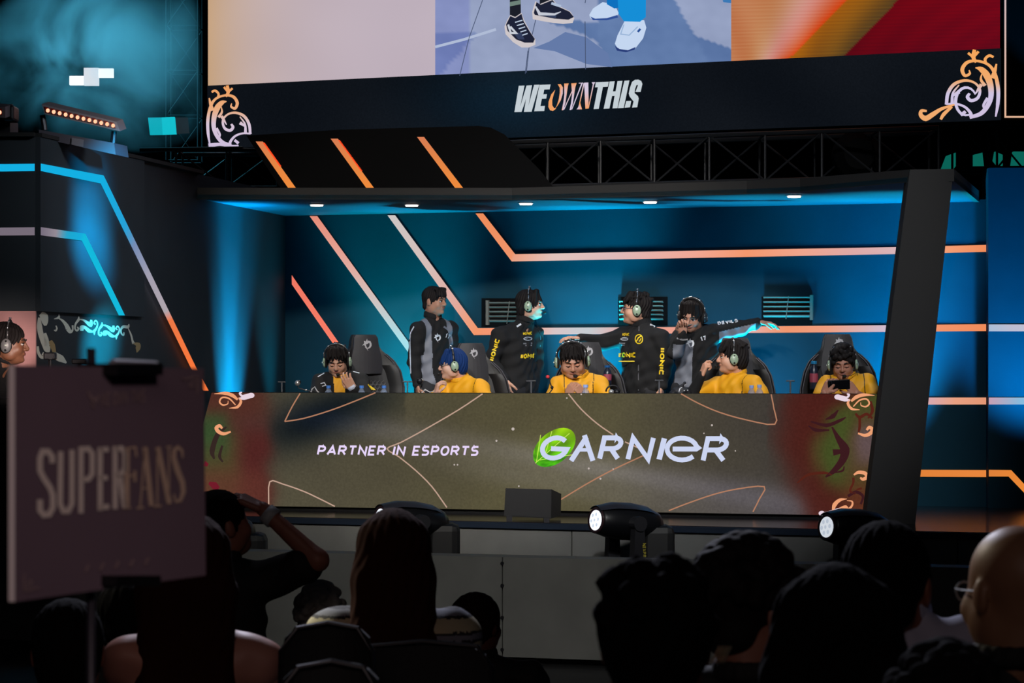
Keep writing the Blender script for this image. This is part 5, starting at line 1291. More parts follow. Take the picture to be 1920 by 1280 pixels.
# bottles tucked in the chairs
BLUE = mat('blue_cap', rgb(70, 130, 220), .4); CLEAR = mat('clear_plastic', rgb(150, 165, 190), .15, spec=.6); CLEAR.node_tree.nodes['Principled BSDF'].inputs['Alpha'].default_value = .45
def bottle(label, px, py_cap, Y, z0, group, capc=BLUE, tall=.20, dark=False, cap=.016):
    p = W(px, 690, Y); t = thing('water_bottle', label, 'bottle', (p.x, p.y, z0), group)
    T = Matrix.Translation((p.x, p.y, z0)); h = tall
    MB().lathe([(.028, 0), (.031, .01), (.031, h*.62), (.026, h*.74), (.014, h*.86), (.013, h*.9)], 16, T).build('bottle_body', mat('dark_bottle', rgb(30, 36, 52), .3) if dark else CLEAR, t, smooth=True)
    MB().lathe([(.0315, h*.25), (.0318, h*.26), (.0318, h*.55), (.0315, h*.56)], 16, T).build('bottle_label', mat('bottle_label', rgb(120, 140, 190), .5) if not dark else mat('bottle_label_red', rgb(150, 60, 80), .5), t)
    MB().lathe([(cap, h*.89), (cap, h*.99), (cap*.9, h)], 14, T).build('bottle_cap', capc, t)
g = 'water bottles on the desk'
def zc(py, Y): return CH-(py-HZ)/F*Y
for lab, px, py, Y in (('blue-capped water bottle on the desk, leftmost of all', 616, 722.5, 21.7), ('blue-capped water bottle under the raised hand of the leftmost player', 678, 722.5, 21.6), ('blue-capped water bottle in front of the leftmost gaming chair', 720, 722.5, 21.6),
                       ('water bottle with white-blue cap in front of the bowed player', 1098, 721.0, 21.0), ('left one of two water bottles before the raised-hand player', 1409, 722.0, 20.75), ('right one of two water bottles before the raised-hand player', 1424, 721.0, 20.75)):
    z_ = zc(py, Y); bottle(lab, px, py, Y, .741, g, tall=z_-.741, cap=.0165 if px < 1000 or px > 1300 else .019, capc=BLUE if px < 1000 else mat('pale_blue_cap', rgb(150, 170, 225), .4))
bottle('dark bottle with teal cap tucked in the left side of the rightmost chair', 1526, 680, 21.12, zc(730, 21.12), 'bottles tucked in the chairs', capc=mat('teal_cap', rgb(30, 120, 170), .3), tall=.21, dark=True, cap=.022)
bottle('dark bottle with blue cap tucked beside the bowed player', 1139, 690, 21.72, zc(722, 21.72), 'bottles tucked in the chairs', capc=mat('deep_blue_cap', rgb(16, 80, 140), .3), tall=.15, dark=True, cap=.022)
# phone stands (thin T posts) on the desk
GST = mat('stand_metal', rgb(70, 72, 78), .4, .5)
for lab, px, py, w_, Y in (('thin T-shaped stand on the desk, leftmost of all', 528.5, 716, 15, 22.0), ('T-shaped stand on the desk between the left two players', 764, 715.5, 19, 21.6), ('T-shaped stand on the desk beside the man with sleeve lettering', 996, 714, 18, 21.3), ('T-shaped stand on the desk left of the rightmost chair', 1482, 714, 16, 20.6), ('T-shaped stand on the desk before the man with glasses', 1236, 713, 16, 20.9)):
    p = W(px, py, Y); t = thing('phone_stand', lab, 'stand', (p.x, p.y, .74), 'phone stands on the desk')
    MB().box((p.x-.045, p.y-.045, .74), (p.x+.045, p.y+.045, .75), bev=.003).build('base', GST, t)
    MB().box((p.x-.005, p.y-.004, .75), (p.x+.005, p.y+.004, p.z)).build('post', GST, t)
    MB().box((p.x-w_/F*Y/2, p.y-.006, p.z-.004), (p.x+w_/F*Y/2, p.y+.006, p.z+.005), bev=.002).build('crossbar', GST, t)
# clamp arms with cables
def gadget(label, pts, Y, blobs, cat='clamp arm', colr=STEEL, group='clamp arms on the desk'):
    p0 = W(pts[0][0], pts[0][1], Y); t = thing('clamp_arm', label, cat, (p0.x, p0.y, .74), group)
    MB().box((p0.x-.025, p0.y-.03, .74), (p0.x+.025, p0.y+.03, .765), bev=.004).build('clamp', METAL, t)
    q = MB(); q.tube([Vector((p0.x, p0.y, .76))]+[W(x, y, Y) for x, y in pts], .005, 6); q.build('arm', colr, t)
    for x, y, r, m in blobs: q = MB(); q.ell(W(x, y, Y-.01), (r, r*.7, r), None, 0, 12, 8); q.build('joint', m, t, smooth=True)
RED = mat('red_plastic', rgb(200, 50, 60), .4)
gadget('articulated clamp arm on the desk left of the leftmost player', [(588, 733), (574, 732), (560, 727), (557, 720)], 21.8, [(558, 718, .022, SILVER), (561, 716, .014, METAL), (574, 731, .009, SILVER)])
gadget('articulated clamp arm in front of the frowning standing player', [(806, 735), (800, 733), (788, 728), (786, 716)], 21.6, [(787, 714, .024, METAL), (791, 712, .012, SILVER), (797, 731, .010, SILVER)])
gadget('clamp arm with red tip left of the bowed player', [(1030, 737), (1036, 729), (1032, 719), (1029, 708)], 21.1, [(1027, 706, .014, RED), (1035, 726, .012, METAL)])
# loose cables around the players
def cable(label, pts, Y, m=None, r=.003):
    o = MB().tube([Vector(p) for p in [tuple(W(x, y, Y+d)) for x, y, d in pts]], r, 5).build('cable', m or CUSH); tag(o, label, 'cable', 'cables on the desk'); return o
WHC = mat('white_cable', rgb(190, 190, 195), .5)
cable('short white cable looping in front of the leftmost player', [(583, 736, 0), (585, 729, 0), (590, 725, 0), (594, 732, 0), (598, 736, 0)], 21.9, WHC, .005)
cable('white and black cable bundle left of the blue-haired player', [(790, 737, 0), (797, 730, 0), (806, 735, 0), (814, 733, 0)], 21.55, WHC, .004)
# headset resting on the desk
ff = thing('headset', 'spare headset lying on the desk right of the bowed player', 'headset', W(1150, 736, 21.0))
c_ = W(1149, 734, 21.0); q = MB(); q.tube([c_+Vector((.050*math.cos(a), 0, .045*math.sin(a))) for a in [PI*i/12 for i in range(13)]], .006, 8); q.build('headband', METAL, ff, smooth=True)
q = MB(); q.ell(c_+Vector((-.012, -.02, .0)), (.020, .016, .018), None, 0, 14, 8); q.build('ear_cup', SILVER, ff, smooth=True); q = MB(); q.ell(c_+Vector((.03, .01, -.002)), (.022, .016, .020), None, 0, 14, 8); q.build('ear_cup', METAL, ff, smooth=True)
bg = MB(); cb = W(1278, 731, 21.2)
V, Q = surf([ell(cb+Vector((0, 0, -.01)), (.075, .05, .04), None, .02), ell(cb+Vector((-.04, 0, -.02)), (.05, .05, .03), None, .02), cap(cb+Vector((-.01, -.02, .02)), cb+Vector((.02, -.02, .05)), .012, .01, .02)], .006, lambda P: .006*np.sin(P[:, 0]*90)*np.sin(P[:, 2]*110))
o = obj('pouch', V, Q, mat('dark_pouch', rgb(22, 24, 32), .6), smooth=True); tag(o, 'crumpled dark pouch on the desk below the player reaching right', 'pouch')
T = bvh_of(o); sew('pouch_print', [rib_px([(1273, 734), (1275, 728), (1279, 726)], 1.6, M_WHT, 3), rib_px([(1282, 732), (1290, 731)], 1.4, M_WHT), rib_px([(1283, 722), (1288, 720)], 2.2, M_GRY)], o, T)

# ================================================================ AIR VENTS
def vent(label, x0, x1, y0, y1, box, cover=(.0, 1.0), open_right=False):
    s = BACK.s_((x0+x1)/2); t = thing('air_vent', label, 'vent', BACK.at((x0+x1)/2, y1), 'air vents on the back wall')
    bx = box; f = [BACK.at(bx[0], bx[3], .003), BACK.at(bx[1], bx[3], .003), BACK.at(bx[1], bx[2], .003), BACK.at(bx[0], bx[2], .003)]
    MB().prism(f, [p-BACK.n*.0025 for p in f]).build('opening', mat('vent_black', rgb(7, 8, 10), .9, spec=.1), t)
    fm = mat('vent_frame', rgb(104, 98, 90), .6, spec=.2)
    wy = (y1-y0)/5.0
    for k in range(5):
        y = y0+wy*(k+.12)
        a, b = (x0+3, y), (x1-3, y)
        p = [BACK.at(a[0], a[1], .030), BACK.at(b[0], b[1], .030), BACK.at(b[0], b[1]+wy*.34, .012), BACK.at(a[0], a[1]+wy*.34, .012)]
        MB().prism(p, [v+Vector((0, .0, -.006)) for v in p]).build('slat', fm, t)
    if not open_right:
        for xs_ in (x0, x1):
            if cover[0 if xs_ == x0 else 1] == 0: continue
            f = [BACK.at(xs_-2.6, y1+2, .034), BACK.at(xs_+2.6, y1+2, .034), BACK.at(xs_+2.6, y0-2, .034), BACK.at(xs_-2.6, y0-2, .034)]
            MB().prism(f, [p-BACK.n*.028 for p in f]).build('frame_side', fm, t)
    xm = x0+(x1-x0)*.52
    q = MB(); q.tube([BACK.at(xm-3, y1, .028), BACK.at(xm+2, y0, .028)], .004, 6); q.build('linkage', fm, t)
vent('air vent left of the man talking to the right', 916, 992, 565, 607, (903, 1000, 559, 613), (1, 0))
vent('air vent behind the man with glasses', 1160, 1248, 563, 603, (1159, 1252, 556, 610), (0, 0))
vent('air vent the outstretched hand points at', 1430, 1523, 555, 598, (1428, 1523, 556, 609), (0, 1))

# ================================================================ TRUSSES
def truss(name, label, A, B, h, d, bays, group='black trusses around the stage', r=.018, vertical=False, skip=()):
    t = thing(name, label, 'truss', A, group)
    A = Vector(A); B = Vector(B); ax = (B-A)
    up = Vector((0, 0, 1)) if not vertical else Vector((1, 0, 0)); bk = Vector((0, 1, 0))
    cor = [A, A+up*h, A+bk*d, A+up*h+bk*d]
    for c in cor: MB().tube([c, c+ax], r, 8).build('chord', STEEL, t)
    q = MB()
    for i in range(bays+1):
        p = A+ax*(i/bays)
        for (u, v) in ((0, 0), (0, d)): q.tube([p+bk*v, p+bk*v+up*h], r*.55, 6, cap=False)
        q.tube([p, p+bk*d], r*.55, 6, cap=False); q.tube([p+up*h, p+up*h+bk*d], r*.55, 6, cap=False)
        if i < bays:
            p2 = A+ax*((i+1)/bays)
            for v in (0, d):
                if (i+(v > 0)) % 2: q.tube([p+bk*v, p2+bk*v+up*h], r*.45, 6, cap=False)
                else: q.tube([p+bk*v+up*h, p2+bk*v], r*.45, 6, cap=False)
    q.build('lacing', STEEL, t, kind='stuff'); return t
def at_(px, py, Y): return W(px, py, Y)
truss('truss', 'horizontal black truss under the right half of the video wall', at_(930, 352, 23.0), at_(1760, 330, 21.4), .36, .5, 8)
truss('truss', 'short horizontal truss between the left wall and the header panel', at_(330, 352, 24.4), at_(520, 352, 24.4), .32, .5, 2)
truss('truss', 'horizontal truss above the right wall panel', at_(1800, 316, 22.9), at_(2010, 314, 22.6), .36, .4, 3)
truss('truss_tower', 'dim vertical truss tower in the smoke left of the video wall', at_(312, 300, 28.3), at_(312, -120, 28.3), .31, .4, 5, vertical=True, r=.010)
# flown speaker-shaped dark box and truss corner under the right of the screen
rl = [o for o in bpy.data.objects if o.name.startswith('truss') and o.get('label', '').startswith('short')][0]; MB().tube([W(262, 281, 24.4), W(455, 278, 24.4)], .018, 8).build('rail', STEEL, rl)
q = MB(); p = W(1608, 290, 22.2); q.lathe([(.16, -.12), (.19, -.10), (.19, .05), (.12, .14)], 20, Matrix.Translation(p) @ Matrix.Rotation(PI/2, 4, 'X')); o = q.build('hanging_wash_lamp', mat('lamp_black', rgb(6, 6, 7), .8, spec=.1)); tag(o, 'round unlit stage lamp hanging in the truss under the video wall', 'stage light')
# glowing panels added for the teal reflections glimpsed through the truss on the right
TL = emit('teal_reflection', rgb(10, 96, 84), 1.0); TL2 = emit('cyan_tile', rgb(20, 190, 205), 1.0); TL3 = emit('cyan_tile_dim', rgb(16, 168, 184), 1.0); WT = emit('white_tile', (1, 1, 1, 1), 1.15); WT2 = emit('white_tile_dim', rgb(222, 222, 226), 1.0)
def tile(t, x0, y0, x1, y1, Y, m, name='tile'):
    f = [W(x0, y1, Y), W(x1, y1, Y), W(x1, y0, Y), W(x0, y0, Y)]; return MB().prism(f, [p+Vector((0, .06, 0)) for p in f]).build(name, m, t)
t = thing('led_tiles', 'white stepped LED tiles glowing in the blue smoke', 'screen', W(170, 160, 28.0))
tile(t, 130, 142, 157, 159, 28.0, WT); tile(t, 157, 127, 184.5, 160, 28.0, WT2); tile(t, 184.5, 128, 212, 145, 28.0, WT)
t = thing('led_tiles', 'turquoise LED tile pair below the smoke beside the video wall', 'screen', W(303, 253, 27.0))
def para(t, P, Y, m):
    f = [W(x, y, Y) for x, y in P]; MB().prism(f, [p+Vector((0, .06, 0)) for p in f]).build('tile', m, t)
para(t, [(281, 252.5), (305, 252), (303, 220), (277.5, 220.5)], 27.0, TL3); para(t, [(305, 252), (330, 251), (327, 219), (303, 220)], 27.0, TL2); para(t, [(331, 250), (354, 249), (351, 220), (329, 220)], 27.0, emit('off_tile', rgb(30, 40, 46), 1.0))
t = thing('green_reflection_far', 'green glowing panels added for reflections behind the truss above the right wall', 'screen', W(1850, 318, 26.0))
para(t, [(1765, 318), (1792, 316), (1792, 286), (1775, 292)], 26.0, TL); para(t, [(1826, 312), (1845, 312), (1842, 286), (1826, 290)], 26.0, TL); para(t, [(1862, 306), (1880, 318), (1880, 290), (1866, 284)], 26.0, TL); para(t, [(1896, 312), (1925, 314), (1925, 284), (1900, 284)], 26.0, TL)

# ================================================================ LED BAR FIXTURES ON THE LEFT WALL
def led_bar(label, P, Y, n=12, cut_=0):
    t = thing('led_bar', label, 'stage light', W(P[3][0], P[3][1], Y), 'LED bar fixtures on the left wall')
    tl, tr, br, bl = [W(x, y, Y) for x, y in P]; bk = Vector((.02, .16, .03))
    MB().prism([bl, br, tr, tl], [p+bk for p in (bl, br, tr, tl)]).build('housing', mat('bar_grey', rgb(104, 98, 104), .5), t)
    for k in range(n):
        u0, u1 = .03+.95*k/n, .03+.95*(k+.68)/n
        a, b = tl.lerp(tr, u0), tl.lerp(tr, u1); c, d = bl.lerp(br, u0), bl.lerp(br, u1)
        v = [c.lerp(a, .22), d.lerp(b, .22), d.lerp(b, .80), c.lerp(a, .80)]
        cell = MB().prism([p-Vector((0, .006, 0)) for p in v], v).build('lens_cell', mat('lens_cell', rgb(110, 30, 16), .3), t)
        m_ = (v[0]+v[1]+v[2]+v[3])/4-Vector((0, .01, 0))
        q = MB(); q.ell(m_+Vector((.004, 0, -.004)), (.012, .006, .013), None, 0, 10, 6); q.build('lit_diode', emit('warm_diode', (1, .42, .25, 1), 1.6), cell)
    return t
t = led_bar('orange-lit LED bar tilted on top of the left wall', [(78, 195), (218, 228), (225, 246), (84, 214)], 18.5)
MB().prism([W(73, 258, 18.5), W(217, 290, 18.5), W(214, 268, 18.5), W(73, 243, 18.5)], [p+Vector((.05, .25, 0)) for p in (W(73, 258, 18.5), W(217, 290, 18.5), W(214, 268, 18.5), W(73, 243, 18.5))]).build('base_box', mat('bar_dark', rgb(58, 54, 62), .5), t)
f = [W(134, 271, 18.49), W(156, 276, 18.49), W(157, 262, 18.49), W(135, 258, 18.49)]
MB().prism([p-Vector((0, .004, 0)) for p in f], f).build('control_display', mat('display_face', rgb(96, 92, 98), .4), t)
for s_ in ((80, 216, 84, 244), (214, 246, 212, 268)): MB().tube([W(s_[0], s_[1], 18.56), W(s_[2], s_[3], 18.56)], .018, 8).build('bracket', METAL, t)
t = led_bar('second LED bar cut off at the left frame edge', [(-24, 198), (10, 200), (10, 221), (-24, 219)], 17.9, n=2)
MB().box(tuple(W(9, 228, 18.1)-Vector((0, .1, 0))), tuple(W(31, 199, 18.1)+Vector((0, .1, 0))), bev=.015).build('end_bracket', METAL, t)
p = W(-60, 262, 18.3); p2 = W(24, 226, 18.3); MB().box((p.x, p.y-.1, p.z), (p2.x, p.y+.2, p2.z)).build('base_box', METAL, t)

# scroll decals on the recessed lower left wall
DEC = mat('scroll_decal', rgb(196, 198, 186), .55); DEC2 = mat('scroll_decal_gold', rgb(150, 128, 84), .5)
fl = Flat(); z = lambda L: [(x/6.857, 560+y/6.857) for x, y in L]
dk_ = lambda L, w: fl.rib(z(L), [v/6.857 for v in w], (0, 0, 0, 1), 0, 5)
dk_([(520, 190), (560, 230), (575, 300), (580, 345)], [60, 110, 80, 30]); dk_([(500, 240), (505, 360), (530, 480), (600, 640), (620, 690)], [30, 70, 70, 90, 30]); dk_([(575, 440), (590, 520), (600, 600)], [30, 60, 70]); dk_([(480, 610), (490, 690), (530, 750), (600, 750)], [30, 36, 40, 20])
dk_([(700, 730), (780, 770), (850, 825)], [90, 90, 20]); dk_([(540, 700), (570, 720)], [40, 40])
dk_([(750, 250), (800, 280), (850, 340), (870, 385)], [10, 30, 50, 60]); dk_([(870, 385), (900, 420), (930, 400), (930, 340)], [60, 50, 20, 24]); dk_([(690, 260), (750, 240), (755, 195)], [6, 34, 6]); dk_([(715, 345), (728, 380), (712, 410), (690, 400)], [14, 20, 22, 8])
for ox, oy, k in ((0, 0, 1.0), (300, 70, .92)):
    X = lambda L: [(1000+ox+(x-1000)*k, 320+oy+(y-320)*k) for x, y in L]
    dk_(X([(1010, 225), (1005, 270), (970, 320), (960, 380), (985, 410), (1005, 385), (990, 360)]), [6, 34, 24, 20, 22, 24, 16]); dk_(X([(1000, 265), (1060, 270), (1110, 300), (1160, 330), (1170, 270)]), [10, 20, 36, 60, 24])
    dk_(X([(1050, 410), (1050, 370), (1090, 370), (1140, 410), (1200, 425)]), [40, 60, 40, 46, 14]); dk_(X([(1200, 425), (1240, 370), (1250, 310), (1225, 280), (1205, 310), (1225, 330)]), [36, 22, 16, 20, 18, 18]); dk_(X([(1210, 430), (1208, 465)]), [26, 6])
dk_([(1655, 325), (1640, 360), (1580, 360), (1550, 400), (1560, 450), (1585, 465), (1590, 430)], [10, 40, 36, 24, 20, 22, 14]); dk_([(1645, 380), (1680, 460), (1700, 540), (1715, 575)], [10, 22, 26, 40])
class Low:
    def at(s, x, y, off=0): return LEFT.at(x, y, off)
t = thing('wall_scrollwork', 'pale scrollwork decal on the teal-lit lower left wall', 'decal', LEFT.at(150, 640))
fl.build('scroll', Low(), t, .002, m=DEC, cols=False)
fl = Flat(); dk_([(1700, 570), (1770, 590), (1770, 640), (1755, 690)], [10, 60, 60, 8]); dk_([(640, 540), (670, 600), (700, 700)], [50, 70, 40]); fl.build('gold_leaf', Low(), t, .002, m=DEC2, cols=False)
sd = thing('side_desk', 'black desk of the other team, almost hidden behind the sign', 'desk', (-3.2, 17.3, 0)); MB().box((-3.6, 17.0, .84), (-2.3, 17.45, .88), bev=.005).build('tabletop', BLACK, sd); MB().box((-3.6, 16.98, 0), (-2.3, 17.02, .84)).build('front_panel', BLACK, sd)
# items on the other desk at the left: small black camera shapes above the sign
o = thing('desk_camera', 'small black camera clamp seen over the sign, left of the teal light', 'camera', W(94, 668, 17.2))
q = MB(); a = W(94, 665, 17.2); q.box((a.x-.035, a.y-.04, a.z-.03), (a.x+.035, a.y+.04, a.z+.015), bev=.008); q.build('camera_body', METAL, o)
q = MB(); q.tube([a+Vector((.01, -.05, -.01)), a+Vector((.01, -.02, -.01))], .018, 12); q.build('lens', METAL, o); q = MB(); q.tube([a, Vector((a.x, a.y, .88))], .01, 8); q.build('post', METAL, o)
a = W(150, 676, 17.2); q = MB(); q.box((a.x-.044, a.y-.04, a.z-.02), (a.x+.044, a.y+.04, a.z+.012), bev=.006); q.tube([a, Vector((a.x, a.y, .88))], .01, 8); o = q.build('desk_monitor', METAL); tag(o, 'low black device edge above the sign under the teal light', 'device')

# ================================================================ MOVING HEADS, MONITOR BOX
def moving_head(label, hx, hy, Y, lit=1.0, base_dx=.22, txt=True):
    s = F/Y; c = W(hx, hy, Y)
    t = thing('moving_head_light', label, 'stage light', (c.x+base_dx, c.y, -.8), 'moving head lights in front of the stage')
    ax = Vector((-.86, -.50, .10)).normalized()            # pointing direction
    R_ = ax.to_track_quat('Z', 'Y').to_matrix().to_4x4(); T = Matrix.Translation(c) @ R_
    # body: tapered barrel running back from the lens
    prof = [(.088, .0), (.100, -.02), (.118, -.09), (.125, -.20), (.122, -.33), (.105, -.43), (.070, -.48)]
    MB().lathe(prof[::-1], 28, T @ Matrix.Diagonal((1, .92, 1, 1))).build('barrel', mat('fixture_black', rgb(16, 17, 21), .4), t, smooth=True)
    # top cowl
    q = MB(); up = Vector((0, 0, 1)); up = (up-ax*up.dot(ax)).normalized(); sd = ax.cross(up)
    fr_ = []
    for d_, r_, w_ in ((.02, .095, .07), (-.10, .128, .095), (-.24, .135, .10), (-.36, .124, .09), (-.46, .085, .06)):
        fr_.append([c+ax*d_+up*(r_*math.cos(a))+sd*(r_*1.02*math.sin(a)) for a in [-.8+1.6*k/8 for k in range(9)]])
    n = 9; q.add([p for r in fr_ for p in r], [[i*n+j, i*n+j+1, (i+1)*n+j+1, (i+1)*n+j] for i in range(4) for j in range(8)]); q.build('cowl', mat('cowl_grey', rgb(48, 50, 60), .35), t, smooth=True)
    MB().lathe([(.090, -.004), (.096, .006), (.090, .014), (.078, .010)], 28, T @ Matrix.Diagonal((1, .92, 1, 1))).build('lens_ring', mat('lens_ring', rgb(60, 40, 46), .3), t, smooth=True)
    MB().lathe([(.078, .0), (.078, .009), (.04, .016)], 24, T @ Matrix.Diagonal((1, .92, 1, 1))).build('lens', emit('lens_glow_%d' % int(lit*10), (.86, .92, 1, 1), lit), t, smooth=True)
    q = MB()
    for k in range(6):
        a = PI*k/3+.2; q.ell((.042*math.cos(a), .040*math.sin(a), .017), (.014, .014, .003), T, 0, 10, 6)
    q.ell((0, 0, .019), (.012, .012, .003), T, 0, 10, 6); q.build('lens_facets', emit('lens_facet_%d' % int(lit*10), (.62, .70, .82, 1), min(lit, 1.0)), t, kind='stuff')
    # yoke
    yk = c-ax*.22
    for s_ in (-1, 1):
        o_ = sd*(.155*s_); q = MB(); top = yk+o_+Vector((0, 0, .04)); bot = yk+o_*1.0+Vector((0, 0, -.42))
        e = [Vector((ax.x, ax.y, 0)).normalized()*v for v in (-.055, .055)]; e2 = Vector((sd.x, sd.y, 0)).normalized()*.028
        q.prism([bot+e[0]-e2, bot+e[1]-e2, top+e[1]*.6-e2, top+e[0]*.6-e2], [bot+e[0]+e2, bot+e[1]+e2, top+e[1]*.6+e2, top+e[0]*.6+e2]); q.tube([yk+o_*.8, yk+o_*1.25], .05, 16); q.build('yoke_arm', mat('yoke_grey', rgb(40, 40, 44), .4), t)
    b = Vector((yk.x, yk.y, -.8)); MB().box((b.x-.20, b.y-.17, b.z+.0), (b.x+.20, b.y+.17, yk.z-.42), bev=.02).build('base', mat('fixture_black', rgb(16, 17, 21), .4), t)
    q = MB(); q.box((b.x+.10, b.y-.02, yk.z-.36), (b.x+.33, b.y+.26, yk.z-.02), bev=.05); q.build('rear_cover', mat('fixture_matte', rgb(14, 14, 17), .6), t)
    if txt:
        arm = [o for o in t.children if o.name.startswith('yoke_arm')]; T2 = bvh_of(*arm)
        px_ = 960+(yk.x+.0)/Y*F
        sew('lettering', words_px('NEXPRO', txt[0], txt[1], txt[0]+.5, txt[1]+32, 6, mat('gold_print', rgb(190, 180, 70), .5), th=.24), t, T2, label='small gold lettering NEXPRO')
    return t
moving_head('lit moving head light right of the black monitor box', 1119, 975, 18.9, 3.0, txt=(1205, 1018))
moving_head('moving head light with glowing lens in front of the slanted pillar', 1552, 988, 18.3, .75, txt=False)
moving_head('moving head light behind the woman in the striped shirt', 715, 972, 19.2, 1.2, txt=(798, 1012))
moving_head('unlit moving head light behind the raised arm on the left', 350, 990, 19.4, .02, txt=False)
f = [W(945, 967, 20.0), W(1033, 972, 19.9), W(1034, 917, 19.9), W(948, 915, 20.0)]; bkv = Vector((.075, .42, 0))
mb_ = thing('monitor_box', 'black box-shaped stage monitor on the stage edge before the sponsor logo', 'speaker', EDGE.z(1000, 0, -.05))
MB().prism(f, [p+bkv+Vector((0, 0, -.05 if i > 1 else 0)) for i, p in enumerate(f)]).build('cabinet', mat('monitor_black', rgb(8, 8, 12), .7), mb_)
q = MB(); f2 = [p-Vector((0, .004, 0)) for p in f]; cc = sum(f2, Vector())/4; f3 = [cc+(p-cc)*.94 for p in f2]
MB().prism(f3, [p+Vector((0, .004, 0)) for p in f3]).build('front_grille', mat('monitor_grille', rgb(8, 8, 13), .7), mb_)
q = MB()
for a in (W(955, 969, 19.98), W(1025, 974, 19.88)): q.box((a.x-.02, a.y, a.z-.06), (a.x+.02, a.y+.3, a.z+.01))
q.build('feet', METAL, mb_, kind='stuff')

# ================================================================ SMOKE (bounded volume high at the left)
a = W(-60, 262, 26.0); b = W(385, -60, 28.2)
sm = MB().box((a.x, 26.2, a.z), (b.x, 27.9, b.z+.9)).build('smoke', [])
m = bpy.data.materials.new('stage_smoke'); m.use_nodes = True; nt = m.node_tree; nt.nodes.remove(nt.nodes['Principled BSDF'])
v = nt.nodes.new('ShaderNodeVolumePrincipled'); v.inputs['Color'].default_value = (.75, .85, .9, 1); v.inputs['Anisotropy'].default_value = .2
tc = nt.nodes.new('ShaderNodeTexCoord'); n1 = nt.nodes.new('ShaderNodeTexNoise'); n1.inputs['Scale'].default_value = 1.15; n1.inputs['Detail'].default_value = 5; n1.inputs['Distortion'].default_value = .6
r_ = nt.nodes.new('ShaderNodeMapRange'); r_.inputs['From Min'].default_value = .46; r_.inputs['From Max'].default_value = .72; r_.inputs['To Min'].default_value = 0; r_.inputs['To Max'].default_value = 1.0
nt.links.new(tc.outputs['Object'], n1.inputs['Vector']); nt.links.new(n1.outputs['Fac'], r_.inputs['Value'])
cx_ = W(210, 120, 27.2)       # denser core
gp = nt.nodes.new('ShaderNodeVectorMath'); gp.operation = 'SUBTRACT'; gp.inputs[1].default_value = cx_
nt.links.new(tc.outputs['Object'], gp.inputs[0]); sc_ = nt.nodes.new('ShaderNodeVectorMath'); sc_.operation = 'MULTIPLY'; sc_.inputs[1].default_value = (.75, .6, 1.15); nt.links.new(gp.outputs[0], sc_.inputs[0])
ln_ = nt.nodes.new('ShaderNodeVectorMath'); ln_.operation = 'LENGTH'; nt.links.new(sc_.outputs[0], ln_.inputs[0])
r2_ = nt.nodes.new('ShaderNodeMapRange'); r2_.inputs['From Min'].default_value = .1; r2_.inputs['From Max'].default_value = 1.0; r2_.inputs['To Min'].default_value = 1.5; r2_.inputs['To Max'].default_value = .0; nt.links.new(ln_.outputs['Value'], r2_.inputs['Value'])
mu = nt.nodes.new('ShaderNodeMath'); mu.operation = 'MULTIPLY'; nt.links.new(r_.outputs[0], mu.inputs[0]); nt.links.new(r2_.outputs[0], mu.inputs[1]); nt.links.new(mu.outputs[0], v.inputs['Density'])
nt.links.new(v.outputs[0], nt.nodes['Material Output'].inputs['Volume']); sm.data.materials.append(m)
tag(sm, 'drifting blue-lit stage smoke high at the left of the stage', 'smoke', kind='stuff')
# ================================================================ SIGN IN THE FOREGROUND
SIGN = Plane(28, 1560.0, 383, 1380.0)
sg = thing('sign_board', 'blurred foam board sign reading SUPERFANS in the left foreground', 'sign', SIGN.at(200, 1080, -.03))
f = [SIGN.at(28, 1128), SIGN.at(386, 1078), SIGN.at(382, 690.5), SIGN.at(28, 685)]
SB = mat('sign_board_print', rgb(112, 92, 104), .7, noise=.06, nscale=9)
MB().prism(f, [p-SIGN.n*.009 for p in f], 1, 0).build('board', [SB, mat('foam_edge', rgb(212, 200, 200), .8)], sg)
fl = Flat(); IV = mat('sign_ivory', rgb(226, 210, 200), .7); GO = mat('sign_gold', rgb(150, 118, 92), .7)
def sgt(P, w, o=0.0): fl.rib(P, w, (0, 0, 0, 1), o)
def st(ch, x, w, yb, h, th):
    g_, s_ = G[ch]
    for p_ in s_: sgt([(x+p[0]/g_*w if g_ > .05 else x, yb-(th/2+p[1]*(h-th))-(x+p[0]/max(g_, .05)*w-68)*.075) for p in p_], th)
for P in ([(96, 868), (96, 856), (88, 846), (78, 846), (73, 858), (73, 882), (80, 896), (92, 914), (97, 928), (97, 952), (90, 964), (80, 965), (73, 956), (73, 936)],): sgt(P, 11)
for P in ([(112, 846), (111, 944), (117, 958), (126, 958), (133, 944), (133, 843)], [(150, 962), (150, 842), (164, 841), (171, 850), (171, 888), (164, 898), (152, 899)], [(186, 957), (186, 838)], [(186, 843), (202, 842)], [(186, 896), (200, 895)], [(186, 951), (203, 949)],
          [(214, 954), (214, 836)], [(214, 841), (226, 840), (232, 849), (232, 878), (225, 889), (216, 890)], [(222, 890), (232, 952)]): sgt(P, 10)
fl.build('bold_lettering', SIGN, sg, .0015, m=IV, cols=False, label='tall pale lettering SUPER')
fl = Flat()
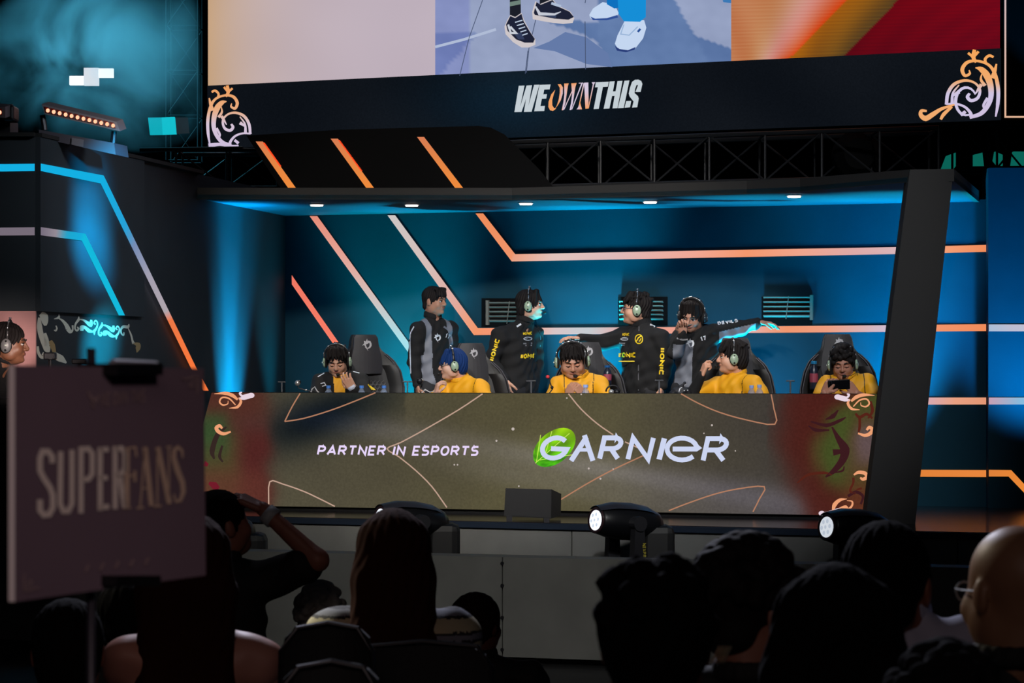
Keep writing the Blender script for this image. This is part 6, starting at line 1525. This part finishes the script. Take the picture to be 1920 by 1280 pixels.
for P, w in (([(236, 840), (236, 948)], 10), ([(229, 952), (244, 951)], 3.5), ([(232, 841), (252, 838), (254, 856)], 3.5), ([(240, 892), (251, 891)], 4), ([(251, 882), (251, 903)], 5), ([(261, 949), (270, 842)], 3), ([(270, 838), (282, 948)], 9.5), ([(263, 916), (277, 914)], 3), ([(254, 952), (268, 951)], 3.5),
             ([(293, 946), (293, 842)], 3), ([(294, 838), (316, 944)], 9.5), ([(315, 930), (315, 838)], 3), ([(286, 949), (301, 948)], 3.5), ([(310, 838), (320, 837)], 3), ([(341, 858), (339, 844), (332, 838), (325, 844), (324, 858), (331, 882), (340, 904), (342, 922), (336, 938), (328, 940), (324, 926)], [3, 5, 6, 8, 9.5, 11, 10, 9, 6, 4, 3])): sgt(P, w)
fl.build('serif_lettering', SIGN, sg, .0015, m=mat('sign_serif', rgb(206, 176, 154), .7), cols=False, label='serif lettering FANS')
fl = Flat()
put_text(fl, 'WE OWN THIS', 186, 762, 270, 755, 26, (0, 0, 0, 1), 0, th=.22, gap=.1, shear=.15)
for P, w in (([(162, 732), (168, 744), (178, 752), (184, 740)], [2, 6, 7, 2]), ([(168, 752), (176, 766)], [4, 3])): sgt(P, w)
for k in range(5): sgt([(158+k*28, 1072-k*3.4), (165+k*28, 1058-k*3.4)], 5)
for (x, y, dx, dy) in ((372, 705, -1, 1), (40, 1108, 1, -1)):
    for P, w in (([(0, 0), (14, 2), (26, 6), (34, 3)], [2, 5, 4, 2]), ([(2, 2), (4, 14), (3, 26), (6, 36)], [2, 5, 4, 1]), ([(6, 6), (14, 12), (18, 18), (12, 20), (9, 14)], [3, 4, 4, 3, 1])):
        sgt([(x+dx*a, y+dy*b) for a, b in smooth2(P, 3)], np.interp(np.linspace(0, 1, (len(P)-1)*3+1), np.linspace(0, 1, len(w)), w))
fl.build('small_print', SIGN, sg, .0015, m=mat('sign_faint', rgb(140, 116, 118), .7), cols=False, label='faint small logo, marks and corner scrolls')
ys = SIGN.at(205, 690); pole = thing('sign_stand', 'black pole stand with two clips holding the sign', 'stand', (SIGN.at(205, 690, -.03).x, SIGN.at(205, 690, -.03).y, -.55))
CL = mat('clip_black', rgb(14, 14, 16), .3)
def clip(x0, x1, y0, y1, name):
    f = [SIGN.at(x0, y1, .022), SIGN.at(x1, y1-(x1-x0)*.0, .022), SIGN.at(x1, y0, .022), SIGN.at(x0, y0, .022)]
    return MB().prism(f, [p-SIGN.n*.06 for p in f]).build(name, CL, pole)
clip(192, 278, 681, 703, 'top_clip'); clip(190, 274, 1078, 1098, 'bottom_clip')
q = MB(); q.tube([SIGN.at(196, 681, .012), SIGN.at(276, 684.5, .012)], .0055, 10); q.build('clip_highlight', mat('clip_shine', rgb(150, 146, 156), .35, .3), pole)  # pale tube added for the highlight along the black clip
q = MB(); p = SIGN.at(205, 690, -.028); q.tube([Vector((p.x, p.y, -.55)), SIGN.at(207, 652, -.028)], .006, 12); q.build('pole', mat('pole_grey', rgb(48, 44, 52), .4, .3), pole, smooth=True)
for k in range(3):
    a = 2*PI*k/3+.4; MB().tube([Vector((p.x, p.y, -.42)), Vector((p.x+.2*math.cos(a), p.y+.2*math.sin(a), -.542))], .006, 8).build('foot', CL, pole)

# ================================================================ AUDIENCE
SKD = (150, 104, 84)
def fan(label, hx, hy, s, yaw=0, tyaw=0, hair='short', hcol=(20, 16, 16), skn=SKD, shirt=(20, 20, 23), wsh=.19, drop=.165, pitch=0, roll=0, hsc=1.0, extra=None, top=None, arms=True, floor=-.55, dx=0.0, lean=0.0, hmat=None, raise_=None, bulk=.95, chub=.0, detail=False, vox=.009, tfn=None, mats=None, sleeve='short', hipz=None, group='people in the audience', P_over=None):
    Y = F/s; X = (hx-CX)/s; Z = CH-(hy-HZ)/s
    ya = math.radians(tyaw); rt = Vector((math.cos(ya), math.sin(ya), 0)); fw = Vector((-math.sin(ya), math.cos(ya), 0))
    H = Vector((X, Y, Z)); nk = H+Vector((dx, 0, -.135*hsc))-fw*.02; sc = nk+Vector((0, 0, -(drop-.10)))
    hip = Vector((X+dx*1.6-lean, Y, (hipz if hipz is not None else Z-.80)))
    def px(v): return (CX+v.x/v.y*F, HZ-(v.z-CH)/v.y*F, v.y)
    P = dict(mode='seat', tyaw=tyaw, look=(yaw, pitch, roll), floor=floor)
    for k, v in dict(head=H, neck=nk, shL=sc-rt*wsh, shR=sc+rt*wsh, hip=hip).items(): P[k] = px(v)
    if arms:
        for k_, s_ in (('L', -1), ('R', 1)):
            el = sc+rt*s_*(wsh+.05)+Vector((0, 0, -.27))+fw*.05; P['el'+k_] = px(el); P['wr'+k_] = px(el+fw*.22+Vector((0, 0, .02)))
            P['hand'+k_] = dict(d=fw, nrm=Vector((0, 0, -1)), curl=20, side=-s_)
    if P_over: P.update({k: (v if k.startswith('hand') or k in ('tyaw', 'look') else v) for k, v in P_over.items()})
    tp = dict(mats=mats or [('shirt_%d_%d_%d' % shirt, rgb(*shirt), .8)], sleeve=sleeve, inf=.014, fold=.004)
    if tfn: tp['fn'] = tfn
    if top: tp.update(top)
    return person('person', label, P, group=group, hair=hair, hcol=hcol, skn=skn, top=tp, detail=detail, vox=vox, hsc=hsc, hair_extra=extra, bulk=bulk, chub=chub, hair_mat=hmat)
def long_hair(len_=.42, w0=.085, w1=.11, back=-.055, fl_=0.0):
    def e(h, rnd):
        L = [h.e_((0, -.02, .036), (.086, .104, .094), .02), h.e_((0, .098, -.06), (.060, .060, .095), .012, -1)]
        n = 5
        for s_ in np.linspace(-1, 1, 5):
            pts = [(s_*w0*.75, back, .05), (s_*w0, back-.012, -.06), (s_*(w0+w1)/2, back-.02, -.06-len_*.45), (s_*w1, back-.02+.01*abs(s_), -.06-len_)]
            for a, b, r0, r1 in zip(pts[:-1], pts[1:], (.045, .042, .038), (.042, .038, .024)): L.append(h.c_(a, b, r0, r1, .03))
        return L
    return e
# row nearest the stage first
fan('grey curly-haired person low in front of the stage barrier', 602, 1165, 520, yaw=-10, hair='curly', hcol=(235, 230, 222), shirt=(30, 30, 32), hsc=.97, floor=-.8, hipz=-.45)
fan('child with short brown hair beside the striped shirt', 897, 1172, 500, yaw=-35, hair='short', hcol=(62, 34, 26), shirt=(24, 24, 26), skn=(110, 66, 50), hsc=.98, floor=-.8, hipz=-.48, extra=lambda h, r: [h.e_((0, -.03, .02), (.088, .11, .10), .02)])
def stripes(C, q, J):
    z = q[:, 2]; m = np.zeros(len(C), int); ph = (z*1000+16) % 66
    m[(ph < 7)] = 1; m[(ph > 7) & (ph < 24)] = 2; m[(ph > 24) & (ph < 31)] = 1; return m
# man photographing with raised arm
Y2 = F/540.0
fan('man in black t-shirt seen from behind, raising his right arm with a paper wristband', 418, 985, 540, yaw=-62, tyaw=-18, hair='short', hcol=(18, 15, 15), skn=(150, 96, 78), shirt=(12, 13, 15), pitch=-12, wsh=.19, floor=-.55, hsc=1.02, drop=.17, bulk=1.05, hipz=-.1, sleeve='short', vox=.008,
    P_over=dict(shR=(500, 1088, Y2+.03), elR=(596, 1050, Y2-.06), wrR=(492, 953, Y2+.0), handR=dict(d=(-.9, .15, .42), nrm=(-.2, .2, -.9), curl=22, side=-1)))
p0, p1 = W(499, 961, Y2-.001), W(514, 973, Y2-.008)
o = MB().tube([p0, p1], .036, 16).build('wristband', mat('paper_band', rgb(170, 176, 180), .6), smooth=True); tag(o, 'pale paper wristband on the raised forearm', 'wristband')
fan('woman with long dark brown hair wearing a striped shirt, seen from behind', 737, 1042, 680, yaw=3, hair='long', hcol=(72, 34, 22), skn=(150, 100, 80), wsh=.172, extra=long_hair(.42, .070, .102), mats=[('stripe_cream', rgb(170, 160, 130), .8), ('stripe_black', rgb(26, 22, 26), .8), ('stripe_grey', rgb(110, 112, 122), .8)], tfn=stripes, sleeve='long', drop=.178, hsc=1.0, hipz=-.2, vox=.006)
fan('person in dark cap-like hair and black jersey with yellow stripes behind the sign pole', 243, 1158, 620, yaw=-30, hair='short', shirt=(14, 14, 17), mats=[('jersey_black', rgb(14, 14, 17), .7), ('jersey_yellow', rgb(190, 150, 30), .6)], tfn=lambda C, q, J: ((np.abs(q[:, 2]-.50) < .007) | (np.abs(q[:, 2]-.54) < .005)).astype(int), hsc=.95)
fan('woman with very long red-brown hair and bare shoulders beside the sign', 362, 1062, 745, yaw=-8, hair='long', hcol=(78, 36, 24), skn=(186, 128, 110), wsh=.165, extra=long_hair(.55, .080, .085), shirt=(40, 34, 40), drop=.20, hsc=1.02, hipz=-.25, sleeve='none', top=dict(collar=False, fn=lambda C, q, J: (q[:, 2] > .34).astype(int)), mats=[('camisole', rgb(38, 34, 40), .8), ('bare_shoulder', rgb(186, 128, 110), .5)], vox=.007)
fan('dark-haired person directly under the sign, seen from behind', 128, 1222, 800, yaw=4, hair='short', hcol=(16, 12, 12), skn=(150, 90, 70), shirt=(16, 14, 16), hsc=1.0, extra=lambda h, r: [h.e_((0, -.03, .0), (.078, .10, .11), .02)])
# right-hand group
fan('person in white t-shirt with short black hair, seen from behind', 1662, 1100, 890, yaw=-14, hair='short', hcol=(16, 13, 13), skn=(140, 86, 66), shirt=(176, 176, 198), wsh=.175, drop=.17, hsc=1.11, dx=.0, vox=.008, P_over=dict(neck=(1682, 1168, F/890+.02), shL=(1560, 1232, F/890), shR=(1812, 1222, F/890)))
fan('bald man in black shirt wearing glasses at the right frame edge', 1900, 1110, 1050, yaw=28, pitch=4, hair=None, skn=(150, 108, 80), shirt=(14, 14, 16), wsh=.20, bulk=1.1, chub=.006, hsc=1.02)
r_b, h_b = None, Head(W(1900, 1110, F/1050), 28, 4, 0, 1.02)
gl = thing('glasses', 'thin rimmed glasses of the bald man at the right frame edge', 'glasses', h_b.c); 
glasses(h_b, gl, (120, 130, 140))
for c_ in list(gl.children): c_.name = 'spectacle_frame'
fan('curly-haired man with glasses in black shirt, head turned right', 1414, 1148, 1000, yaw=-58, tyaw=-25, hair='curly', hcol=(20, 16, 17), skn=(150, 100, 82), shirt=(18, 20, 22), hsc=.99, wsh=.19, drop=.15, detail=True, vox=.008,
    extra=lambda h, rnd: [h.e_((.080*math.cos(a)*math.cos(e), -.02+.100*math.sin(a)*math.cos(e), .04+.092*math.sin(e)), (.020, .020, .020), .005) for a, e in [(rnd.uniform(0, 2*PI), rnd.uniform(.1, 1.5)) for _ in range(70)] if not (math.sin(a)*math.cos(e) > .55 and e < .5)])
h_c = Head(W(1414, 1148, F/1000), -58, 0, 0, .99); gl = thing('glasses', 'dark glasses of the curly-haired man', 'glasses', h_c.c); glasses(h_c, gl, (40, 36, 40))
for c_ in list(gl.children): c_.name = 'spectacle_frame'
fan('person with sleek long black hair in front of the white t-shirt', 1566, 1196, 1150, yaw=-4, hair='long', hcol=(18, 14, 15), skn=(150, 100, 80), wsh=.17, extra=long_hair(.40, .086, .112), shirt=(16, 16, 18), drop=.2, hsc=.93, vox=.008)
fan('person with thick black hair and protruding ears, largest head in the foreground', 1230, 1205, 1250, yaw=-5, hair='short', hcol=(14, 11, 11), skn=(150, 84, 62), shirt=(16, 15, 16), wsh=.19, drop=.16, hsc=.96, vox=.008,
    extra=lambda h, rnd: [h.e_((0, -.03, .02), (.088, .108, .104), .02), h.e_((-.062, -.03, .095), (.030, .026, .022), .01), h.e_((-.050, -.03, .105), (.024, .02, .02), .01)]+[h.e_((.086*math.cos(a)*math.cos(e), -.03+.106*math.sin(a)*math.cos(e), .03+.10*math.sin(e)), (.016, .016, .016), .008) for a, e in [(rnd.uniform(0, 2*PI), rnd.uniform(.0, 1.4)) for _ in range(50)]])
fan('person with short greying hair cut off at the bottom right', 1772, 1392, 1350, yaw=-6, hair='curly', hcol=(44, 42, 46), skn=(140, 92, 74), shirt=(18, 18, 20), hsc=.94, wsh=.17)
big = [o for o in bpy.data.objects if o.get('label', '').startswith('person with thick black hair')][0]
q = MB(); c_ = W(1349, 1228, F/1215)
for k in range(4): q.tube([c_+Vector((-.012+k*.006, 0, -.012)), c_+Vector((.0+k*.006, 0, .014))], .0018, 6)
q.build('earring', mat('earring_metal', rgb(230, 225, 190), .25, .9), big, kind='stuff')
cur = [o for o in bpy.data.objects if o.get('label', '').startswith('curly-haired man with glasses')][0]
q = MB(); q.ell(W(1366, 1174, F/985), (.007, .006, .005), None, 0, 10, 6); q.build('necklace_clasp', mat('gold_metal', rgb(230, 190, 120), .3, .9), cur)
# ---- audience chairs
def hall_chair(label, px, py_top, s, w=.46, floor=-.55):
    Y = F/s; c = W(px, py_top, Y); t = thing('audience_chair', label, 'chair', (c.x, c.y, floor), 'black audience chairs'); zt = c.z
    CB = mat('chair_black_fabric', rgb(13, 13, 15), .7); CF = mat('chair_frame', rgb(40, 40, 44), .35, .6)
    q = MB(); zb = max(floor+.45, zt-.42); n = 10; fr_ = []
    for i in range(7):
        z = zb+(zt-zb)*i/6; ww = w/2*(1-.10*(i/6)**3); fr_.append([Vector((c.x+ww*(-1+2*j/n), c.y+.03*(1-(-1+2*j/n)**2)+.02*(i/6), z-(.03*abs(-1+2*j/n)**4 if i == 6 else 0))) for j in range(n+1)])
    bk_ = [[p+Vector((0, .035, 0)) for p in r] for r in fr_]; m_ = n+1; o = len(fr_)*m_; Fc = []
    for i in range(6):
        for j in range(n): a = i*m_+j; Fc += [[a, a+1, a+m_+1, a+m_], [o+a, o+a+m_, o+a+m_+1, o+a+1]]
        Fc += [[i*m_, (i+1)*m_, o+(i+1)*m_, o+i*m_], [i*m_+n, o+i*m_+n, o+(i+1)*m_+n, (i+1)*m_+n]]
    for j in range(n): Fc.append([j, o+j, o+j+1, j+1]); a = 6*m_+j; Fc.append([a, a+1, o+a+1, o+a])
    q.add([p for r in fr_ for p in r]+[p for r in bk_ for p in r], Fc); q.build('backrest', CB, t, smooth=False)
    q = MB(); q.tube([Vector((c.x-w/2, c.y+.02, zb)), Vector((c.x-w/2+.004, c.y+.02, zt-.06)), Vector((c.x-w/2+.04, c.y+.035, zt-.008)), Vector((c.x, c.y+.045, zt+.004)), Vector((c.x+w/2-.04, c.y+.035, zt-.008)), Vector((c.x+w/2-.004, c.y+.02, zt-.06)), Vector((c.x+w/2, c.y+.02, zb))], .007, 8); q.build('back_frame', CF, t)
    MB().box((c.x-w/2, c.y+.03, floor+.42), (c.x+w/2, c.y+.46, floor+.47), bev=.015).build('seat', CB, t)
    for sx in (-1, 1):
        for yy in (.04, .44): MB().tube([Vector((c.x+sx*(w/2-.02), c.y+yy, floor+.42)), Vector((c.x+sx*(w/2), c.y+yy, floor))], .011, 8).build('leg', CF, t)
hall_chair('black padded chair behind the woman in the striped shirt', 792, 1208, 735, .36)
hall_chair('black chair back left of the striped shirt', 612, 1174, 790, .225)
hall_chair('black chair with thin rounded rim at the bottom centre-left', 618, 1248, 950, .21)
